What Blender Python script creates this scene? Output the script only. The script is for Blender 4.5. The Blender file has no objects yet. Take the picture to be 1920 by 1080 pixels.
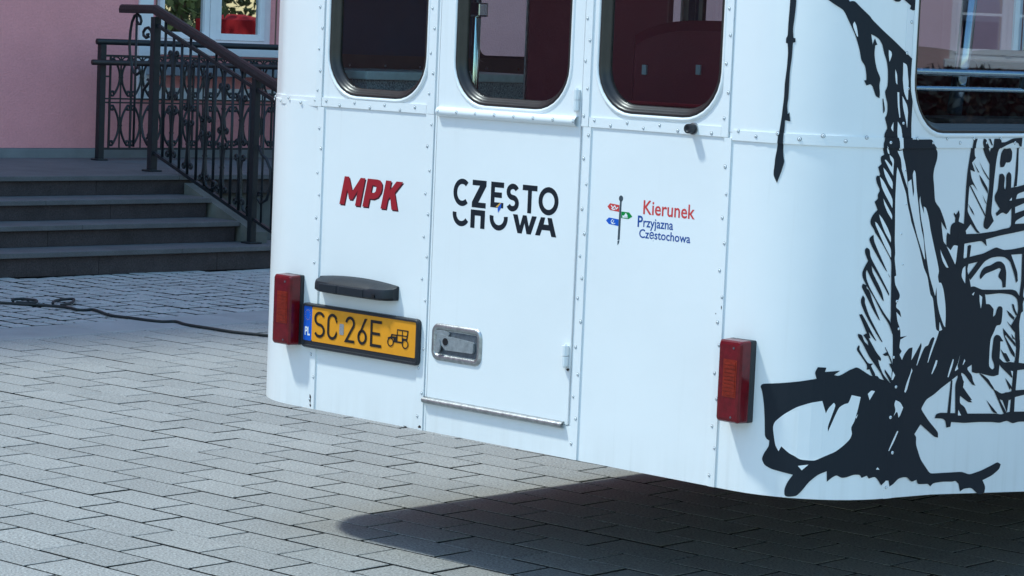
import bpy, bmesh, math, random
from mathutils import Vector, Matrix, Quaternion
from mathutils.geometry import tessellate_polygon
random.seed(7)
S = bpy.context.scene
COL = S.collection
R = math.radians
# ------------------------------------------------------------------ camera
CAM_H, PITCH, ROLL, FPX = 1.62, 0.0970115, 0.0421476, 4984.9
cam = bpy.data.cameras.new('camera'); camo = bpy.data.objects.new('camera', cam); COL.objects.link(camo)
cam.sensor_width = 36.0; cam.lens = FPX / 1920 * 36.0; cam.clip_start = 0.1; cam.clip_end = 2000
camo.rotation_mode = 'QUATERNION'
camo.location = (0, 0, CAM_H)
camo.rotation_quaternion = Quaternion((1, 0, 0), math.pi / 2 - PITCH) @ Quaternion((0, 0, 1), ROLL)
S.camera = camo
# ------------------------------------------------------------------ sky, sun, exposure
SUN = Vector((-0.58, 0.0, 1.0)).normalized()
W = bpy.data.worlds.new('World'); S.world = W; W.use_nodes = True
wn = W.node_tree.nodes; wn.clear()
sky = wn.new('ShaderNodeTexSky'); sky.sky_type = 'NISHITA'; sky.sun_disc = False
sky.sun_elevation = math.asin(SUN.z); sky.sun_rotation = R(-90)
sky.air_density = 1.6; sky.dust_density = 0.3; sky.ozone_density = 4.0
bg = wn.new('ShaderNodeBackground'); bg.inputs[1].default_value = 0.15
wo = wn.new('ShaderNodeOutputWorld')
W.node_tree.links.new(sky.outputs[0], bg.inputs[0]); W.node_tree.links.new(bg.outputs[0], wo.inputs[0])
sl = bpy.data.lights.new('sun', 'SUN'); sl.energy = 2.0; sl.angle = R(4.0); sl.color = (1.0, 0.97, 0.92)
so = bpy.data.objects.new('sun', sl); COL.objects.link(so); so.location = (-12, 0, 22)
so.rotation_mode = 'QUATERNION'; so.rotation_quaternion = SUN.to_track_quat('Z', 'Y')
S.view_settings.view_transform = 'Standard'; S.view_settings.look = 'None'
S.view_settings.exposure = 0.82; S.view_settings.gamma = 1.0
S.view_settings.use_white_balance = True; S.view_settings.white_balance_temperature = 6080; S.view_settings.white_balance_tint = -4   # the camera's cool white balance
S.cycles.max_bounces = 10; S.cycles.transparent_max_bounces = 16
# ------------------------------------------------------------------ helpers
def tag(o, label=None, cat=None, group=None, kind=None):
    if label: o['label'] = label
    if cat: o['category'] = cat
    if group: o['group'] = group
    if kind: o['kind'] = kind
    return o
def empty(name, loc=(0, 0, 0), rz=0.0, parent=None):
    o = bpy.data.objects.new(name, None); o.location = loc; o.rotation_euler = (0, 0, rz)
    o.empty_display_size = 0.2; COL.objects.link(o); o.parent = parent
    return o
def link(name, me, parent=None):
    o = bpy.data.objects.new(name, me); COL.objects.link(o); o.parent = parent
    return o
class MB:
    def __init__(s): s.v = []; s.f = []; s.m = []
    def add(s, vs, fs, mi=0):
        b = len(s.v); s.v += [tuple(p) for p in vs]; s.f += [tuple(i + b for i in f) for f in fs]; s.m += [mi] * len(fs)
        return s
    def box(s, x0, x1, y0, y1, z0, z1, mi=0, ch=0.0):
        if ch <= 0:
            vs = [(x, y, z) for z in (z0, z1) for x, y in ((x0, y0), (x1, y0), (x1, y1), (x0, y1))]
            return s.add(vs, [(3, 2, 1, 0), (4, 5, 6, 7), (0, 1, 5, 4), (1, 2, 6, 5), (2, 3, 7, 6), (3, 0, 4, 7)], mi)
        bm = bmesh.new(); bmesh.ops.create_cube(bm, size=1)
        bmesh.ops.scale(bm, vec=(x1 - x0, y1 - y0, z1 - z0), verts=bm.verts)
        bmesh.ops.translate(bm, vec=((x0 + x1) / 2, (y0 + y1) / 2, (z0 + z1) / 2), verts=bm.verts)
        bmesh.ops.bevel(bm, geom=bm.edges, offset=ch, segments=2, affect='EDGES', profile=0.6)
        bm.verts.index_update()
        s.add([v.co[:] for v in bm.verts], [[v.index for v in f.verts] for f in bm.faces], mi); bm.free()
        return s
    def loops(s, lps, closed=True, cap0=False, cap1=False, mi=0):
        n = len(lps[0]); b = len(s.v)
        for l in lps: s.v += [tuple(p) for p in l]
        fs = []
        for k in range(len(lps) - 1):
            for i in range(n if closed else n - 1):
                j = (i + 1) % n
                fs.append((b + k * n + i, b + k * n + j, b + (k + 1) * n + j, b + (k + 1) * n + i))
        if cap0: fs.append(tuple(b + i for i in reversed(range(n))))
        if cap1: fs.append(tuple(b + (len(lps) - 1) * n + i for i in range(n)))
        s.f += fs; s.m += [mi] * len(fs)
        return s
    def tube(s, pts, r, n=6, mi=0, closed=False, sx=1.0):
        pts = [Vector(p) for p in pts]; lps = []
        N = len(pts); up0 = None
        for i, p in enumerate(pts):
            if closed: t = pts[(i + 1) % N] - pts[i - 1]
            else: t = pts[min(i + 1, N - 1)] - pts[max(i - 1, 0)]
            t.normalize()
            if up0 is None:
                a = Vector((0, 0, 1)) if abs(t.z) < 0.9 else Vector((1, 0, 0))
                up0 = (a - t * a.dot(t)).normalized()
            else:
                up0 = (up0 - t * up0.dot(t))
                up0 = up0.normalized() if up0.length > 1e-6 else Vector((0, 0, 1))
            sd = t.cross(up0)
            rr_ = r[i] if isinstance(r, (list, tuple)) else r
            lps.append([p + (up0 * math.cos(a) + sd * math.sin(a) * sx) * rr_ for a in [2 * math.pi * (k + 0.5) / n for k in range(n)]])
        if closed: lps.append(lps[0])
        return s.loops(lps, True, not closed, not closed, mi)
    def mesh(s, name, mats, smooth=False, weld=False):
        me = bpy.data.meshes.new(name); me.from_pydata(s.v, [], s.f)
        for m in (mats if isinstance(mats, (list, tuple)) else [mats]): me.materials.append(m)
        me.polygons.foreach_set('material_index', s.m)
        if smooth: me.polygons.foreach_set('use_smooth', [True] * len(me.polygons))
        me.validate(); me.update()
        return me
    def build(s, name, mats, parent=None, smooth=False, fix=True):
        me = s.mesh(name, mats, smooth)
        if fix:
            bm = bmesh.new(); bm.from_mesh(me); bmesh.ops.recalc_face_normals(bm, faces=bm.faces); bm.to_mesh(me); bm.free()
        return link(name, me, parent)
# ------------------------------------------------------------------ materials
def mat(name, base, rough=0.6, metal=0.0, var=0.0, vscale=8.0, bump=0.0, bscale=40.0, spec=0.5, coat=0.0, tone=None, speck=0.0, sscale=400.0, detail=4.0, stretch=None, col2=None, trans=0.0, ior=1.45):
    m = bpy.data.materials.new(name); m.use_nodes = True
    nt = m.node_tree; n = nt.nodes; l = nt.links
    b = n['Principled BSDF']
    b.inputs['Roughness'].default_value = rough; b.inputs['Metallic'].default_value = metal
    b.inputs['Specular IOR Level'].default_value = spec; b.inputs['Coat Weight'].default_value = coat
    b.inputs['Coat Roughness'].default_value = 0.08
    b.inputs['Transmission Weight'].default_value = trans; b.inputs['IOR'].default_value = ior
    b.inputs['Base Color'].default_value = (*base, 1)
    tc = n.new('ShaderNodeTexCoord'); geo = n.new('ShaderNodeNewGeometry')
    src = geo.outputs['Position']
    if stretch:
        mp = n.new('ShaderNodeMapping'); mp.inputs['Scale'].default_value = stretch
        l.new(src, mp.inputs['Vector']); src = mp.outputs['Vector']
    cur = None
    def mul(a, fac_out, lo, hi, blend='MULTIPLY'):
        mr = n.new('ShaderNodeMapRange'); mr.inputs['From Min'].default_value = 0.25; mr.inputs['From Max'].default_value = 0.75
        mr.inputs['To Min'].default_value = lo; mr.inputs['To Max'].default_value = hi
        l.new(fac_out, mr.inputs['Value'])
        mx = n.new('ShaderNodeMix'); mx.data_type = 'RGBA'; mx.blend_type = 'MULTIPLY'; mx.inputs['Factor'].default_value = 1.0
        if a is None: mx.inputs['A'].default_value = (*base, 1)
        else: l.new(a, mx.inputs['A'])
        cb = n.new('ShaderNodeCombineColor')
        for i in range(3): l.new(mr.outputs[0], cb.inputs[i])
        l.new(cb.outputs[0], mx.inputs['B'])
        return mx.outputs['Result']
    def noise(scale, det=detail, rg=0.6, v=None):
        t = n.new('ShaderNodeTexNoise'); t.inputs['Scale'].default_value = scale; t.inputs['Detail'].default_value = det; t.inputs['Roughness'].default_value = rg
        l.new(v or src, t.inputs['Vector'])
        return t.outputs['Fac']
    if col2:
        nz = noise(vscale * 0.6)
        mr = n.new('ShaderNodeMapRange'); mr.inputs['From Min'].default_value = 0.4; mr.inputs['From Max'].default_value = 0.62
        l.new(nz, mr.inputs['Value'])
        mx = n.new('ShaderNodeMix'); mx.data_type = 'RGBA'
        mx.inputs['A'].default_value = (*base, 1); mx.inputs['B'].default_value = (*col2, 1)
        l.new(mr.outputs[0], mx.inputs['Factor']); cur = mx.outputs['Result']
    if var > 0: cur = mul(cur, noise(vscale), 1 - var, 1 + var * 0.6)
    if speck > 0: cur = mul(cur, noise(sscale, 2.0, 0.7, geo.outputs['Position']), 1 - speck, 1 + speck)
    if tone == 'object':
        oi = n.new('ShaderNodeObjectInfo'); cur = mul(cur, oi.outputs['Random'], 0.95, 1.045)
    elif tone == 'attr':
        at = n.new('ShaderNodeAttribute'); at.attribute_name = 'tone'; cur = mul(cur, at.outputs['Fac'], 0.95, 1.045)
    if cur: l.new(cur, b.inputs['Base Color'])
    if bump > 0:
        bp = n.new('ShaderNodeBump'); bp.inputs['Strength'].default_value = bump; bp.inputs['Distance'].default_value = 0.01
        l.new(noise(bscale, 5.0), bp.inputs['Height']); l.new(bp.outputs[0], b.inputs['Normal'])
    return m
def glass(name, tint=(0.75, 0.8, 0.84), refl=0.10, power=1.0):
    m = bpy.data.materials.new(name); m.use_nodes = True
    nt = m.node_tree; n = nt.nodes; l = nt.links; n.clear()
    out = n.new('ShaderNodeOutputMaterial'); mx = n.new('ShaderNodeMixShader')
    tr = n.new('ShaderNodeBsdfTransparent'); tr.inputs[0].default_value = (*tint, 1)
    gl = n.new('ShaderNodeBsdfGlossy'); gl.inputs['Roughness'].default_value = 0.01; gl.inputs[0].default_value = (0.95, 0.97, 1, 1)
    lw = n.new('ShaderNodeLayerWeight'); lw.inputs[0].default_value = 0.5
    pw = n.new('ShaderNodeMath'); pw.operation = 'POWER'; pw.inputs[1].default_value = 4.0; l.new(lw.outputs['Facing'], pw.inputs[0])
    mr = n.new('ShaderNodeMapRange'); mr.inputs['To Min'].default_value = refl; mr.inputs['To Max'].default_value = 1.0
    l.new(pw.outputs[0], mr.inputs['Value']); l.new(mr.outputs[0], mx.inputs[0])
    l.new(tr.outputs[0], mx.inputs[1]); l.new(gl.outputs[0], mx.inputs[2]); l.new(mx.outputs[0], out.inputs[0])
    return m
M_white = mat('white_paint', (0.78, 0.80, 0.82), 0.36, var=0.04, vscale=1.6, bump=0.22, bscale=3.2, coat=0.25)
def weather(m):
    """road dust along the lower edge and faint vertical run marks"""
    nt = m.node_tree; n = nt.nodes; l = nt.links; b = n['Principled BSDF']; old = b.inputs['Base Color'].links[0].from_socket
    geo = n.new('ShaderNodeNewGeometry'); sx = n.new('ShaderNodeSeparateXYZ'); l.new(geo.outputs['Position'], sx.inputs[0])
    mp = n.new('ShaderNodeMapping'); mp.inputs['Scale'].default_value = (38, 38, 1.3); l.new(geo.outputs['Position'], mp.inputs[0])
    st = n.new('ShaderNodeTexNoise'); st.inputs['Scale'].default_value = 1.0; st.inputs['Detail'].default_value = 5; l.new(mp.outputs[0], st.inputs['Vector'])
    pn = n.new('ShaderNodeTexNoise'); pn.inputs['Scale'].default_value = 2.3; pn.inputs['Detail'].default_value = 4; l.new(geo.outputs['Position'], pn.inputs['Vector'])
    def rng(sock, a, c, lo, hi):
        r = n.new('ShaderNodeMapRange'); r.inputs['From Min'].default_value = a; r.inputs['From Max'].default_value = c; r.inputs['To Min'].default_value = lo; r.inputs['To Max'].default_value = hi; l.new(sock, r.inputs['Value']); return r.outputs[0]
    def mth(op, a, c):
        q = n.new('ShaderNodeMath'); q.operation = op
        for k, v in enumerate((a, c)):
            if isinstance(v, float): q.inputs[k].default_value = v
            else: l.new(v, q.inputs[k])
        return q.outputs[0]
    low = mth('MULTIPLY', rng(sx.outputs[2], 0.54, 0.42, 0.0, 1.0), rng(st.outputs['Fac'], 0.38, 0.72, 0.02, 0.16))
    run = mth('MULTIPLY', rng(st.outputs['Fac'], 0.58, 0.75, 0.0, 0.12), rng(pn.outputs['Fac'], 0.45, 0.65, 0.0, 1.0))
    fac = mth('MINIMUM', mth('ADD', low, run), 0.6)
    mx = n.new('ShaderNodeMix'); mx.data_type = 'RGBA'; l.new(fac, mx.inputs['Factor']); l.new(old, mx.inputs['A']); mx.inputs['B'].default_value = (0.40, 0.38, 0.35, 1)
    l.new(mx.outputs['Result'], b.inputs['Base Color'])
weather(M_white)
M_lining = mat('interior_lining', (0.02, 0.055, 0.11), 0.7, var=0.15)
M_ink = mat('black_vinyl', (0.010, 0.0145, 0.023), 0.5, spec=0.25, bump=0.04, bscale=9.0)
M_vwhite = mat('white_vinyl', (0.78, 0.80, 0.82), 0.36, var=0.04, vscale=1.6, bump=0.22, bscale=3.2, coat=0.25); weather(M_vwhite)
M_red = mat('red_vinyl', (0.30, 0.010, 0.020), 0.4)
M_redk = mat('dark_red_vinyl', (0.05, 0.006, 0.012), 0.4)
M_salmon = mat('salmon_vinyl', (0.55, 0.05, 0.05), 0.4)
M_blue = mat('blue_vinyl', (0.01, 0.06, 0.28), 0.4)
M_bblue = mat('bright_blue_vinyl', (0.01, 0.09, 0.5), 0.4)
M_green = mat('green_vinyl', (0.01, 0.22, 0.04), 0.4)
M_gold = mat('gold_vinyl', (0.62, 0.36, 0.06), 0.4)
M_slate = mat('slate_vinyl', (0.05, 0.07, 0.09), 0.4)
M_rubber = mat('window_rubber', (0.022, 0.019, 0.019), 0.32, var=0.3, vscale=30, spec=0.5)
M_plastic = mat('black_plastic', (0.018, 0.02, 0.026), 0.45, bump=0.15, bscale=500)
M_plastic2 = mat('grey_black_plastic', (0.014, 0.018, 0.025), 0.42, spec=0.35, bump=0.1, bscale=600)
M_lens = mat('red_lens', (0.125, 0.0025, 0.008), 0.25, coat=0.25, spec=0.35, var=0.35, vscale=45)
M_lens2 = mat('amber_red_lens', (0.21, 0.017, 0.007), 0.25, coat=0.2, spec=0.3, var=0.5, vscale=70, stretch=(1, 1, 3))
M_yellow = mat('plate_yellow', (0.72, 0.30, 0.012), 0.4, var=0.06, vscale=30)
M_black = mat('plate_black', (0.008, 0.008, 0.01), 0.4)
M_metal = mat('worn_aluminium', (0.42, 0.43, 0.44), 0.38, metal=0.9, var=0.35, vscale=60, bump=0.15, bscale=150)
M_chrome = mat('bright_steel', (0.72, 0.74, 0.76), 0.16, metal=1.0)
M_dmetal = mat('dark_recess_metal', (0.14, 0.16, 0.19), 0.5, metal=0.6, var=0.4, vscale=80)
M_maroon = mat('maroon_leatherette', (0.13, 0.008, 0.018), 0.42, var=0.2, vscale=6, bump=0.1, bscale=200)
M_speck = mat('speckled_vinyl', (0.34, 0.38, 0.42), 0.5, speck=0.98, sscale=200)
M_brown = mat('brown_trim', (0.07, 0.05, 0.045), 0.5, var=0.2, vscale=20)
M_tyre = mat('tyre_rubber', (0.02, 0.02, 0.022), 0.8, bump=0.2, bscale=80)
M_glass = glass('bus_glass', (0.74, 0.86, 0.86), 0.028)
M_sglass = glass('side_glass', (0.62, 0.70, 0.78), 0.19)
M_bglass = glass('building_glass', (0.1, 0.12, 0.14), 0.45)
M_brick = mat('paving_concrete', (0.315, 0.31, 0.298), 0.85, var=0.10, vscale=3.0, speck=0.62, sscale=120, bump=0.6, bscale=160, tone='object')
M_bricks = mat('paving_concrete_far', (0.315, 0.31, 0.298), 0.85, var=0.10, vscale=3.0, speck=0.62, sscale=120, bump=0.6, bscale=160, tone='attr')
M_slab = mat('smooth_slab', (0.34,0.333,0.322), 0.8, var=0.14, vscale=4, speck=0.15, sscale=250, bump=0.2, bscale=200, tone='object')
M_cob = mat('cobble_stone', (0.41,0.40,0.385), 0.85, var=0.22, vscale=9, speck=0.3, sscale=90, bump=0.6, bscale=60, tone='object')
M_cobs = mat('cobble_stone_far', (0.41,0.40,0.385), 0.85, var=0.22, vscale=9, speck=0.3, sscale=90, bump=0.6, bscale=60, tone='attr')
M_joint = mat('joint_sand', (0.016, 0.016, 0.016), 0.95, var=0.3, vscale=12, bump=0.5, bscale=100)
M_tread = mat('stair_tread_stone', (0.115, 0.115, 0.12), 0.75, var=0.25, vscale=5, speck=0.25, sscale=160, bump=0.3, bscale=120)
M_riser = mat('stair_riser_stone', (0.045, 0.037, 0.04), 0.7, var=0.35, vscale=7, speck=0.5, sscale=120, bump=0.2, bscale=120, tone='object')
M_cheek = mat('rendered_cheek', (0.13, 0.135, 0.125), 0.9, var=0.35, vscale=5, bump=0.3, bscale=60)
M_pink = mat('pink_render', (0.78, 0.335, 0.345), 0.9, var=0.16, vscale=0.8, bump=0.6, bscale=70, speck=0.06, sscale=60)
M_plinth = mat('grey_plinth', (0.2, 0.21, 0.22), 0.85, var=0.2, vscale=4)
M_frame = mat('white_frame', (0.72, 0.73, 0.75), 0.45, var=0.05)
M_ledge = mat('grey_ledge', (0.3, 0.33, 0.37), 0.5, var=0.15)
M_jamb = mat('brown_jamb', (0.16, 0.09, 0.07), 0.7)
M_iron = mat('painted_iron', (0.009, 0.013, 0.018), 0.45, var=0.3, vscale=25, bump=0.1, bscale=90)
M_wood = mat('dark_wood_handrail', (0.022, 0.016, 0.018), 0.45, var=0.4, vscale=14, bump=0.2, bscale=70)
M_cable = mat('cable_rubber', (0.014, 0.018, 0.02), 0.6)
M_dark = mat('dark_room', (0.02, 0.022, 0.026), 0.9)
M_curtain = mat('red_fabric', (0.5, 0.02, 0.03), 0.8, var=0.1, vscale=3)
M_bark = mat('bark', (0.09, 0.06, 0.045), 0.9, var=0.4, vscale=12, bump=0.6, bscale=30)
M_leaf = mat('leaves', (0.075, 0.11, 0.03), 0.6, var=0.45, vscale=4)
M_asph = mat('ground_stone', (0.38, 0.38, 0.38), 0.9, var=0.2, vscale=0.7, speck=0.2)
M_roof = mat('roof_tile', (0.2, 0.07, 0.05), 0.85, var=0.3, vscale=3)
M_pink2 = mat('faded_pink_render', (0.5, 0.34, 0.33), 0.9, var=0.1, vscale=0.9, bump=0.3, bscale=100)
M_alu = mat('brushed_edge', (0.75, 0.8, 0.85), 0.4, var=0.15, vscale=30)
M_refl_dark = mat('added_dark_leaves', (0.016, 0.024, 0.022), 0.6, var=0.4, vscale=5)  # near-black leaves of the added block that darkens the side-window reflection
M_rust = mat('rust_chip', (0.03, 0.015, 0.012), 0.8, var=0.4, vscale=60)
M_grime = mat('grime', (0.45, 0.43, 0.40), 0.7, var=0.2, vscale=30)
M_latch = mat('dull_zinc', (0.30, 0.32, 0.34), 0.45, metal=0.35, var=0.3, vscale=70)
# ------------------------------------------------------------------ ground and paving
TA, TB, TR = 0.844883, 0.744134, 0.801454      # bearings of paving, building and bus
def px(p):                                       # metres -> picture position (only to choose which stones are single objects)
    x, y, z = p[0], p[1], p[2] - CAM_H
    cp, sp = math.cos(PITCH), math.sin(PITCH)
    X, Y, Z = x, -sp * y - cp * z, cp * y - sp * z
    if Z < 0.2: return (-9e3, -9e3)
    return (960 + FPX * (X * math.cos(ROLL) - Y * math.sin(ROLL)) / Z, 540 + FPX * (X * math.sin(ROLL) + Y * math.cos(ROLL)) / Z)
def inview(p, m=30):
    a, b = px(p); return -m < a < 1920 + m and -m < b < 1080 + m
g = MB(); g.add([(-400, -400, -0.03), (400, -400, -0.03), (400, 400, -0.03), (-400, 400, -0.03)], [(0, 1, 2, 3)])
ground = g.build('ground', M_asph); tag(ground, kind='structure', label='grey stone ground of the square')
pave = link('pavement', None); pave.rotation_euler = (0, 0, TA); tag(pave, kind='structure', label='grey paved yard of bricks, slabs and cobbles')
g = MB(); g.box(-2, 20, -3, 15.5, -0.028, -0.0185); g.build('joint_bed', M_joint, pave)
def stone_mesh(name, lx, ly, h, ch, m):
    b = MB(); hx, hy = lx / 2, ly / 2
    lp = []
    for ix, z in ((0, -h), (0, -ch), (ch, 0.0)):
        lp.append([(-hx + ix, -hy + ix, z), (hx - ix, -hy + ix, z), (hx - ix, hy - ix, z), (-hx + ix, hy - ix, z)])
    b.loops(lp[:2], mi=1); b.loops(lp[1:], True, False, True); return b.mesh(name, [m, M_joint])
def lay(name, spots, lx, ly, h, ch, m1, m2, stuffname, jit=0.001, tilt=0.0012, shape=0.0):
    """spots: local (x, y); the 300 showing largest become single objects, the rest one mesh"""
    c, s_ = math.cos(TA), math.sin(TA)
    vis = []; rest = []
    for (x, y) in spots:
        w = (x * c - y * s_, x * s_ + y * c, 0)
        (vis if inview(w) else rest).append((w[0] ** 2 + w[1] ** 2, x, y))
    vis.sort(); rest += vis[300:]; vis = vis[:300]
    mes = [stone_mesh(name, lx - random.uniform(0, shape), ly - random.uniform(0, shape), h, ch * random.uniform(0.8, 1.3), m1) for _ in range(6)]
    for i, (_, x, y) in enumerate(vis):
        o = link(name, mes[i % 6], pave)
        o.location = (x + random.gauss(0, jit), y + random.gauss(0, jit), random.gauss(0, 0.0006))
        o.rotation_euler = (random.gauss(0, tilt), random.gauss(0, tilt), random.gauss(0, tilt * 0.9))
    b = MB(); tones = []
    for _, x, y in rest:
        hx, hy = lx / 2, ly / 2; z = random.gauss(0, 0.0006)
        x += random.gauss(0, jit); y += random.gauss(0, jit)
        lp = []
        for ix, zz in ((0, -h), (0, -ch), (ch, 0.0)):
            lp.append([(x - hx + ix, y - hy + ix, z + zz), (x + hx - ix, y - hy + ix, z + zz), (x + hx - ix, y + hy - ix, z + zz), (x - hx + ix, y + hy - ix, z + zz)])
        b.loops(lp[:2], mi=1); b.loops(lp[1:], True, False, True); tones += [random.random()] * 16
    me = b.mesh(stuffname, [m2, M_joint])
    at = me.attributes.new('tone', 'FLOAT', 'POINT'); at.data.foreach_set('value', tones)
    o = link(stuffname, me, pave); tag(o, kind='stuff')
BW, BL, BY0 = 0.1786, 0.3165, 10.42
sp = []
for k in range(-32, 60):
    xc = 5.333 + BW * (k + 0.5)
    off = (6.594 + 0.1575 * k) % BL
    j = -6
    while True:
        y0 = off + BL * j; j += 1
        if y0 + BL > BY0: break
        sp.append((xc, y0 + BL / 2))
lay('paving_brick', sp, BW - 0.0125, BL - 0.0115, 0.02, 0.0015, M_brick, M_bricks, 'paving_bricks', shape=0.002)
# cut bricks against the slab band
for k in range(-32, 60):
    xc = 5.333 + BW * (k + 0.5); off = (6.594 + 0.1575 * k) % BL
    y0 = off + BL * math.floor((BY0 - off) / BL)
    if BY0 - y0 > 0.03:
        w = (xc * math.cos(TA) - y0 * math.sin(TA), xc * math.sin(TA) + y0 * math.cos(TA), 0)
        if w[1] > 0:
            o = link('cut_brick', stone_mesh('cut_brick', BW - 0.007, BY0 - y0 - 0.007, 0.02, 0.003, M_brick), pave)
            o.location = (xc, (y0 + BY0) / 2, 0)
for k in range(-3, 18):
    o = link('slab', stone_mesh('slab', 0.995, 0.405, 0.02, 0.003, M_slab), pave)
    o.location = (1.2 + k, 10.625, random.gauss(0, 0.001))
CB = 0.14
cs, sn = math.cos(TA - TB), math.sin(TA - TB)
sp = []
for i in range(0, 140):
    for j in range(0, 34):
        x, y = -1.9 + CB * i, 10.905 + CB * j
        if x * sn + y * cs < 13.80: sp.append((x, y))
lay('cobble', sp, CB - 0.017, CB - 0.020, 0.02, 0.003, M_cob, M_cobs, 'cobbles', jit=0.003, tilt=0.008, shape=0.014)
# ------------------------------------------------------------------ bus
BX, BY = -0.25546903, 7.84829201
bus = empty('vintage_bus', (BX, BY, 0), -(math.pi / 2 - TR))
tag(bus, 'white vintage bus with black ink tree artwork and yellow number plate, seen from behind', 'bus')
RC, XR, XL, LEN = 0.32, 1.515, -0.909, 7.6
U1 = XR - RC; UA = U1 + RC * math.pi / 2; V1 = XL + RC; VA = V1 - RC * math.pi / 2
UEND = UA + LEN - RC - 0.4; VEND = VA - (LEN - RC - 0.4)
def skin(u):
    if u > UA: return XR, RC + (u - UA), 1.0, 0.0
    if u > U1:
        a = (u - U1) / RC; return U1 + RC * math.sin(a), RC * (1 - math.cos(a)), math.sin(a), -math.cos(a)
    if u >= V1: return u, 0.0, 0.0, -1.0
    if u > VA:
        a = (V1 - u) / RC; return V1 - RC * math.sin(a), RC * (1 - math.cos(a)), -math.sin(a), -math.cos(a)
    return XL, RC + (VA - u), -1.0, 0.0
def P(u, z, d=0.0):
    x, y, nx, ny = skin(u); return (x + nx * d, y + ny * d, z)
def zlow(u):
    if u > 1.74: return max(0.30, 0.42 - 0.078 * (u - 1.74))
    if u < -1.2: return max(0.30, 0.42 - 0.078 * (-1.2 - u))
    return 0.42
def ulist(u0, u1, step=0.04):
    n = 1
    if not (u0 >= V1 and u1 <= U1): n = max(1, int(math.ceil((u1 - u0) / (step if (u1 - u0) < 1.2 else 0.2))))
    return [u0 + (u1 - u0) * i / n for i in range(n + 1)]
def uvslab(b, u0, u1, z0, z1, d0=-0.012, d1=0.0, mi=0, bmi=None, us=None):
    """closed slab on the skin between d0 and d1; z0/z1 numbers or functions of u"""
    us = us or ulist(u0, u1); f0 = z0 if callable(z0) else (lambda u: z0); f1 = z1 if callable(z1) else (lambda u: z1)
    n = len(us); vs = []
    for u in us: vs += [P(u, f0(u), d1), P(u, f1(u), d1), P(u, f0(u), d0), P(u, f1(u), d0)]
    for i in range(n - 1):
        a, c = 4 * i, 4 * i + 4
        b.add(vs[a:a + 8], [(0, 4, 5, 1), (0, 2, 6, 4), (1, 5, 7, 3)], mi)
        b.add(vs[a:a + 8], [(2, 3, 7, 6)], mi if bmi is None else bmi)
    b.add(vs[:4], [(0, 1, 3, 2)], mi); b.add(vs[-4:], [(0, 2, 3, 1)], mi)
def rrect(x0, x1, z0, z1, r, n=8):
    pts = []
    for cx, cz, a0 in ((x1 - r, z1 - r, 0), (x0 + r, z1 - r, 90), (x0 + r, z0 + r, 180), (x1 - r, z0 + r, 270)):
        for i in range(n + 1):
            a = R(a0 + 90 * i / n); pts.append((cx + r * math.cos(a), cz + r * math.sin(a)))
    return pts
def inset_rr(w, i): return rrect(w[0] + i, w[1] - i, w[2] + i, w[3] - i, max(0.005, w[4] - i))
def fill2d(loops_):
    tri = tessellate_polygon([[Vector((a, b, 0)) for a, b in l] for l in loops_])
    return [p for l in loops_ for p in l], tri
def cut2d(verts, tris, cuts):
    bm = bmesh.new(); vs = [bm.verts.new((a, b, 0)) for a, b in verts]
    for t in tris:
        try: bm.faces.new([vs[i] for i in t])
        except ValueError: pass
    bmesh.ops.dissolve_degenerate(bm, dist=1e-6, edges=bm.edges)
    for c, ax in cuts:
        no = (1, 0, 0) if ax == 0 else (0, 1, 0)
        bmesh.ops.bisect_plane(bm, geom=bm.verts[:] + bm.edges[:] + bm.faces[:], plane_co=(c if ax == 0 else 0, c if ax == 1 else 0, 0), plane_no=no)
    bm.verts.index_update()
    out = [(v.co.x, v.co.y) for v in bm.verts], [[v.index for v in f.verts] for f in bm.faces]
    bm.free(); return out
ARC = [(U1 + (UA - U1) * i / 10, 0) for i in range(11)]
def holed_panel(name, u0, u1, z0, z1, w, parent):
    hole = inset_rr(w, 0.0); outer = [(u0, z0), (u1, z0), (u1, z1), (u0, z1)]
    v, t = fill2d([outer, hole]); b = MB()
    cuts = [c for c in ARC if u0 < c[0] < u1]
    if cuts: v, t = cut2d(v, t, cuts)
    b.add([P(a, c) for a, c in v], t); b.add([P(a, c, -0.012) for a, c in v], t, 1)
    b.loops([[P(a, c) for a, c in hole], [P(a, c, -0.03) for a, c in hole]])
    b.loops([[P(a, c) for a, c in outer], [P(a, c, -0.012) for a, c in outer]])
    return b.build(name, [M_white, M_lining], parent, fix=False)
def window(name, w, parent, gm, label=None):
    """black rubber gasket as the part, its pane and the raised lip as pieces of it"""
    b = MB()
    prof = [(0.001, 0.001), (0.003, 0.003), (0.008, 0.002), (0.012, -0.006), (0.018, -0.013), (0.022, -0.014), (0.025, -0.020), (0.025, -0.028)]
    b.loops([[P(a, c, d) for a, c in inset_rr(w, i)] for i, d in prof])
    o = b.build(name, M_rubber, parent, smooth=True, fix=False)
    b = MB(); v, t = fill2d([inset_rr(w, 0.022)])
    cuts = [c for c in ARC if w[0] < c[0] < w[1]]
    if cuts: v, t = cut2d(v, t, cuts)
    b.add([P(a, c, -0.021) for a, c in v], t); b.build('pane', gm, o)
    b = MB(); prof = [(-0.013, 0.0005), (-0.010, 0.0045), (-0.006, 0.006), (-0.002, 0.005), (0.0, 0.0015)]
    b.loops([[P(a, c, d) for a, c in inset_rr(w, i)] for i, d in prof])
    b.build('window_lip', M_white, o, smooth=True, fix=False)
    if label: o['label'] = label
    return o
ZT = 2.12; ZBELT = 1.372
def lower(name, u0, u1, z1=ZBELT, z0=zlow):
    b = MB(); uvslab(b, u0 + 0.0012, u1 - 0.0012, z0, z1, -0.012, 0.0, 0, 1); return b.build(name, [M_white, M_lining], bus, smooth=False)
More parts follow.
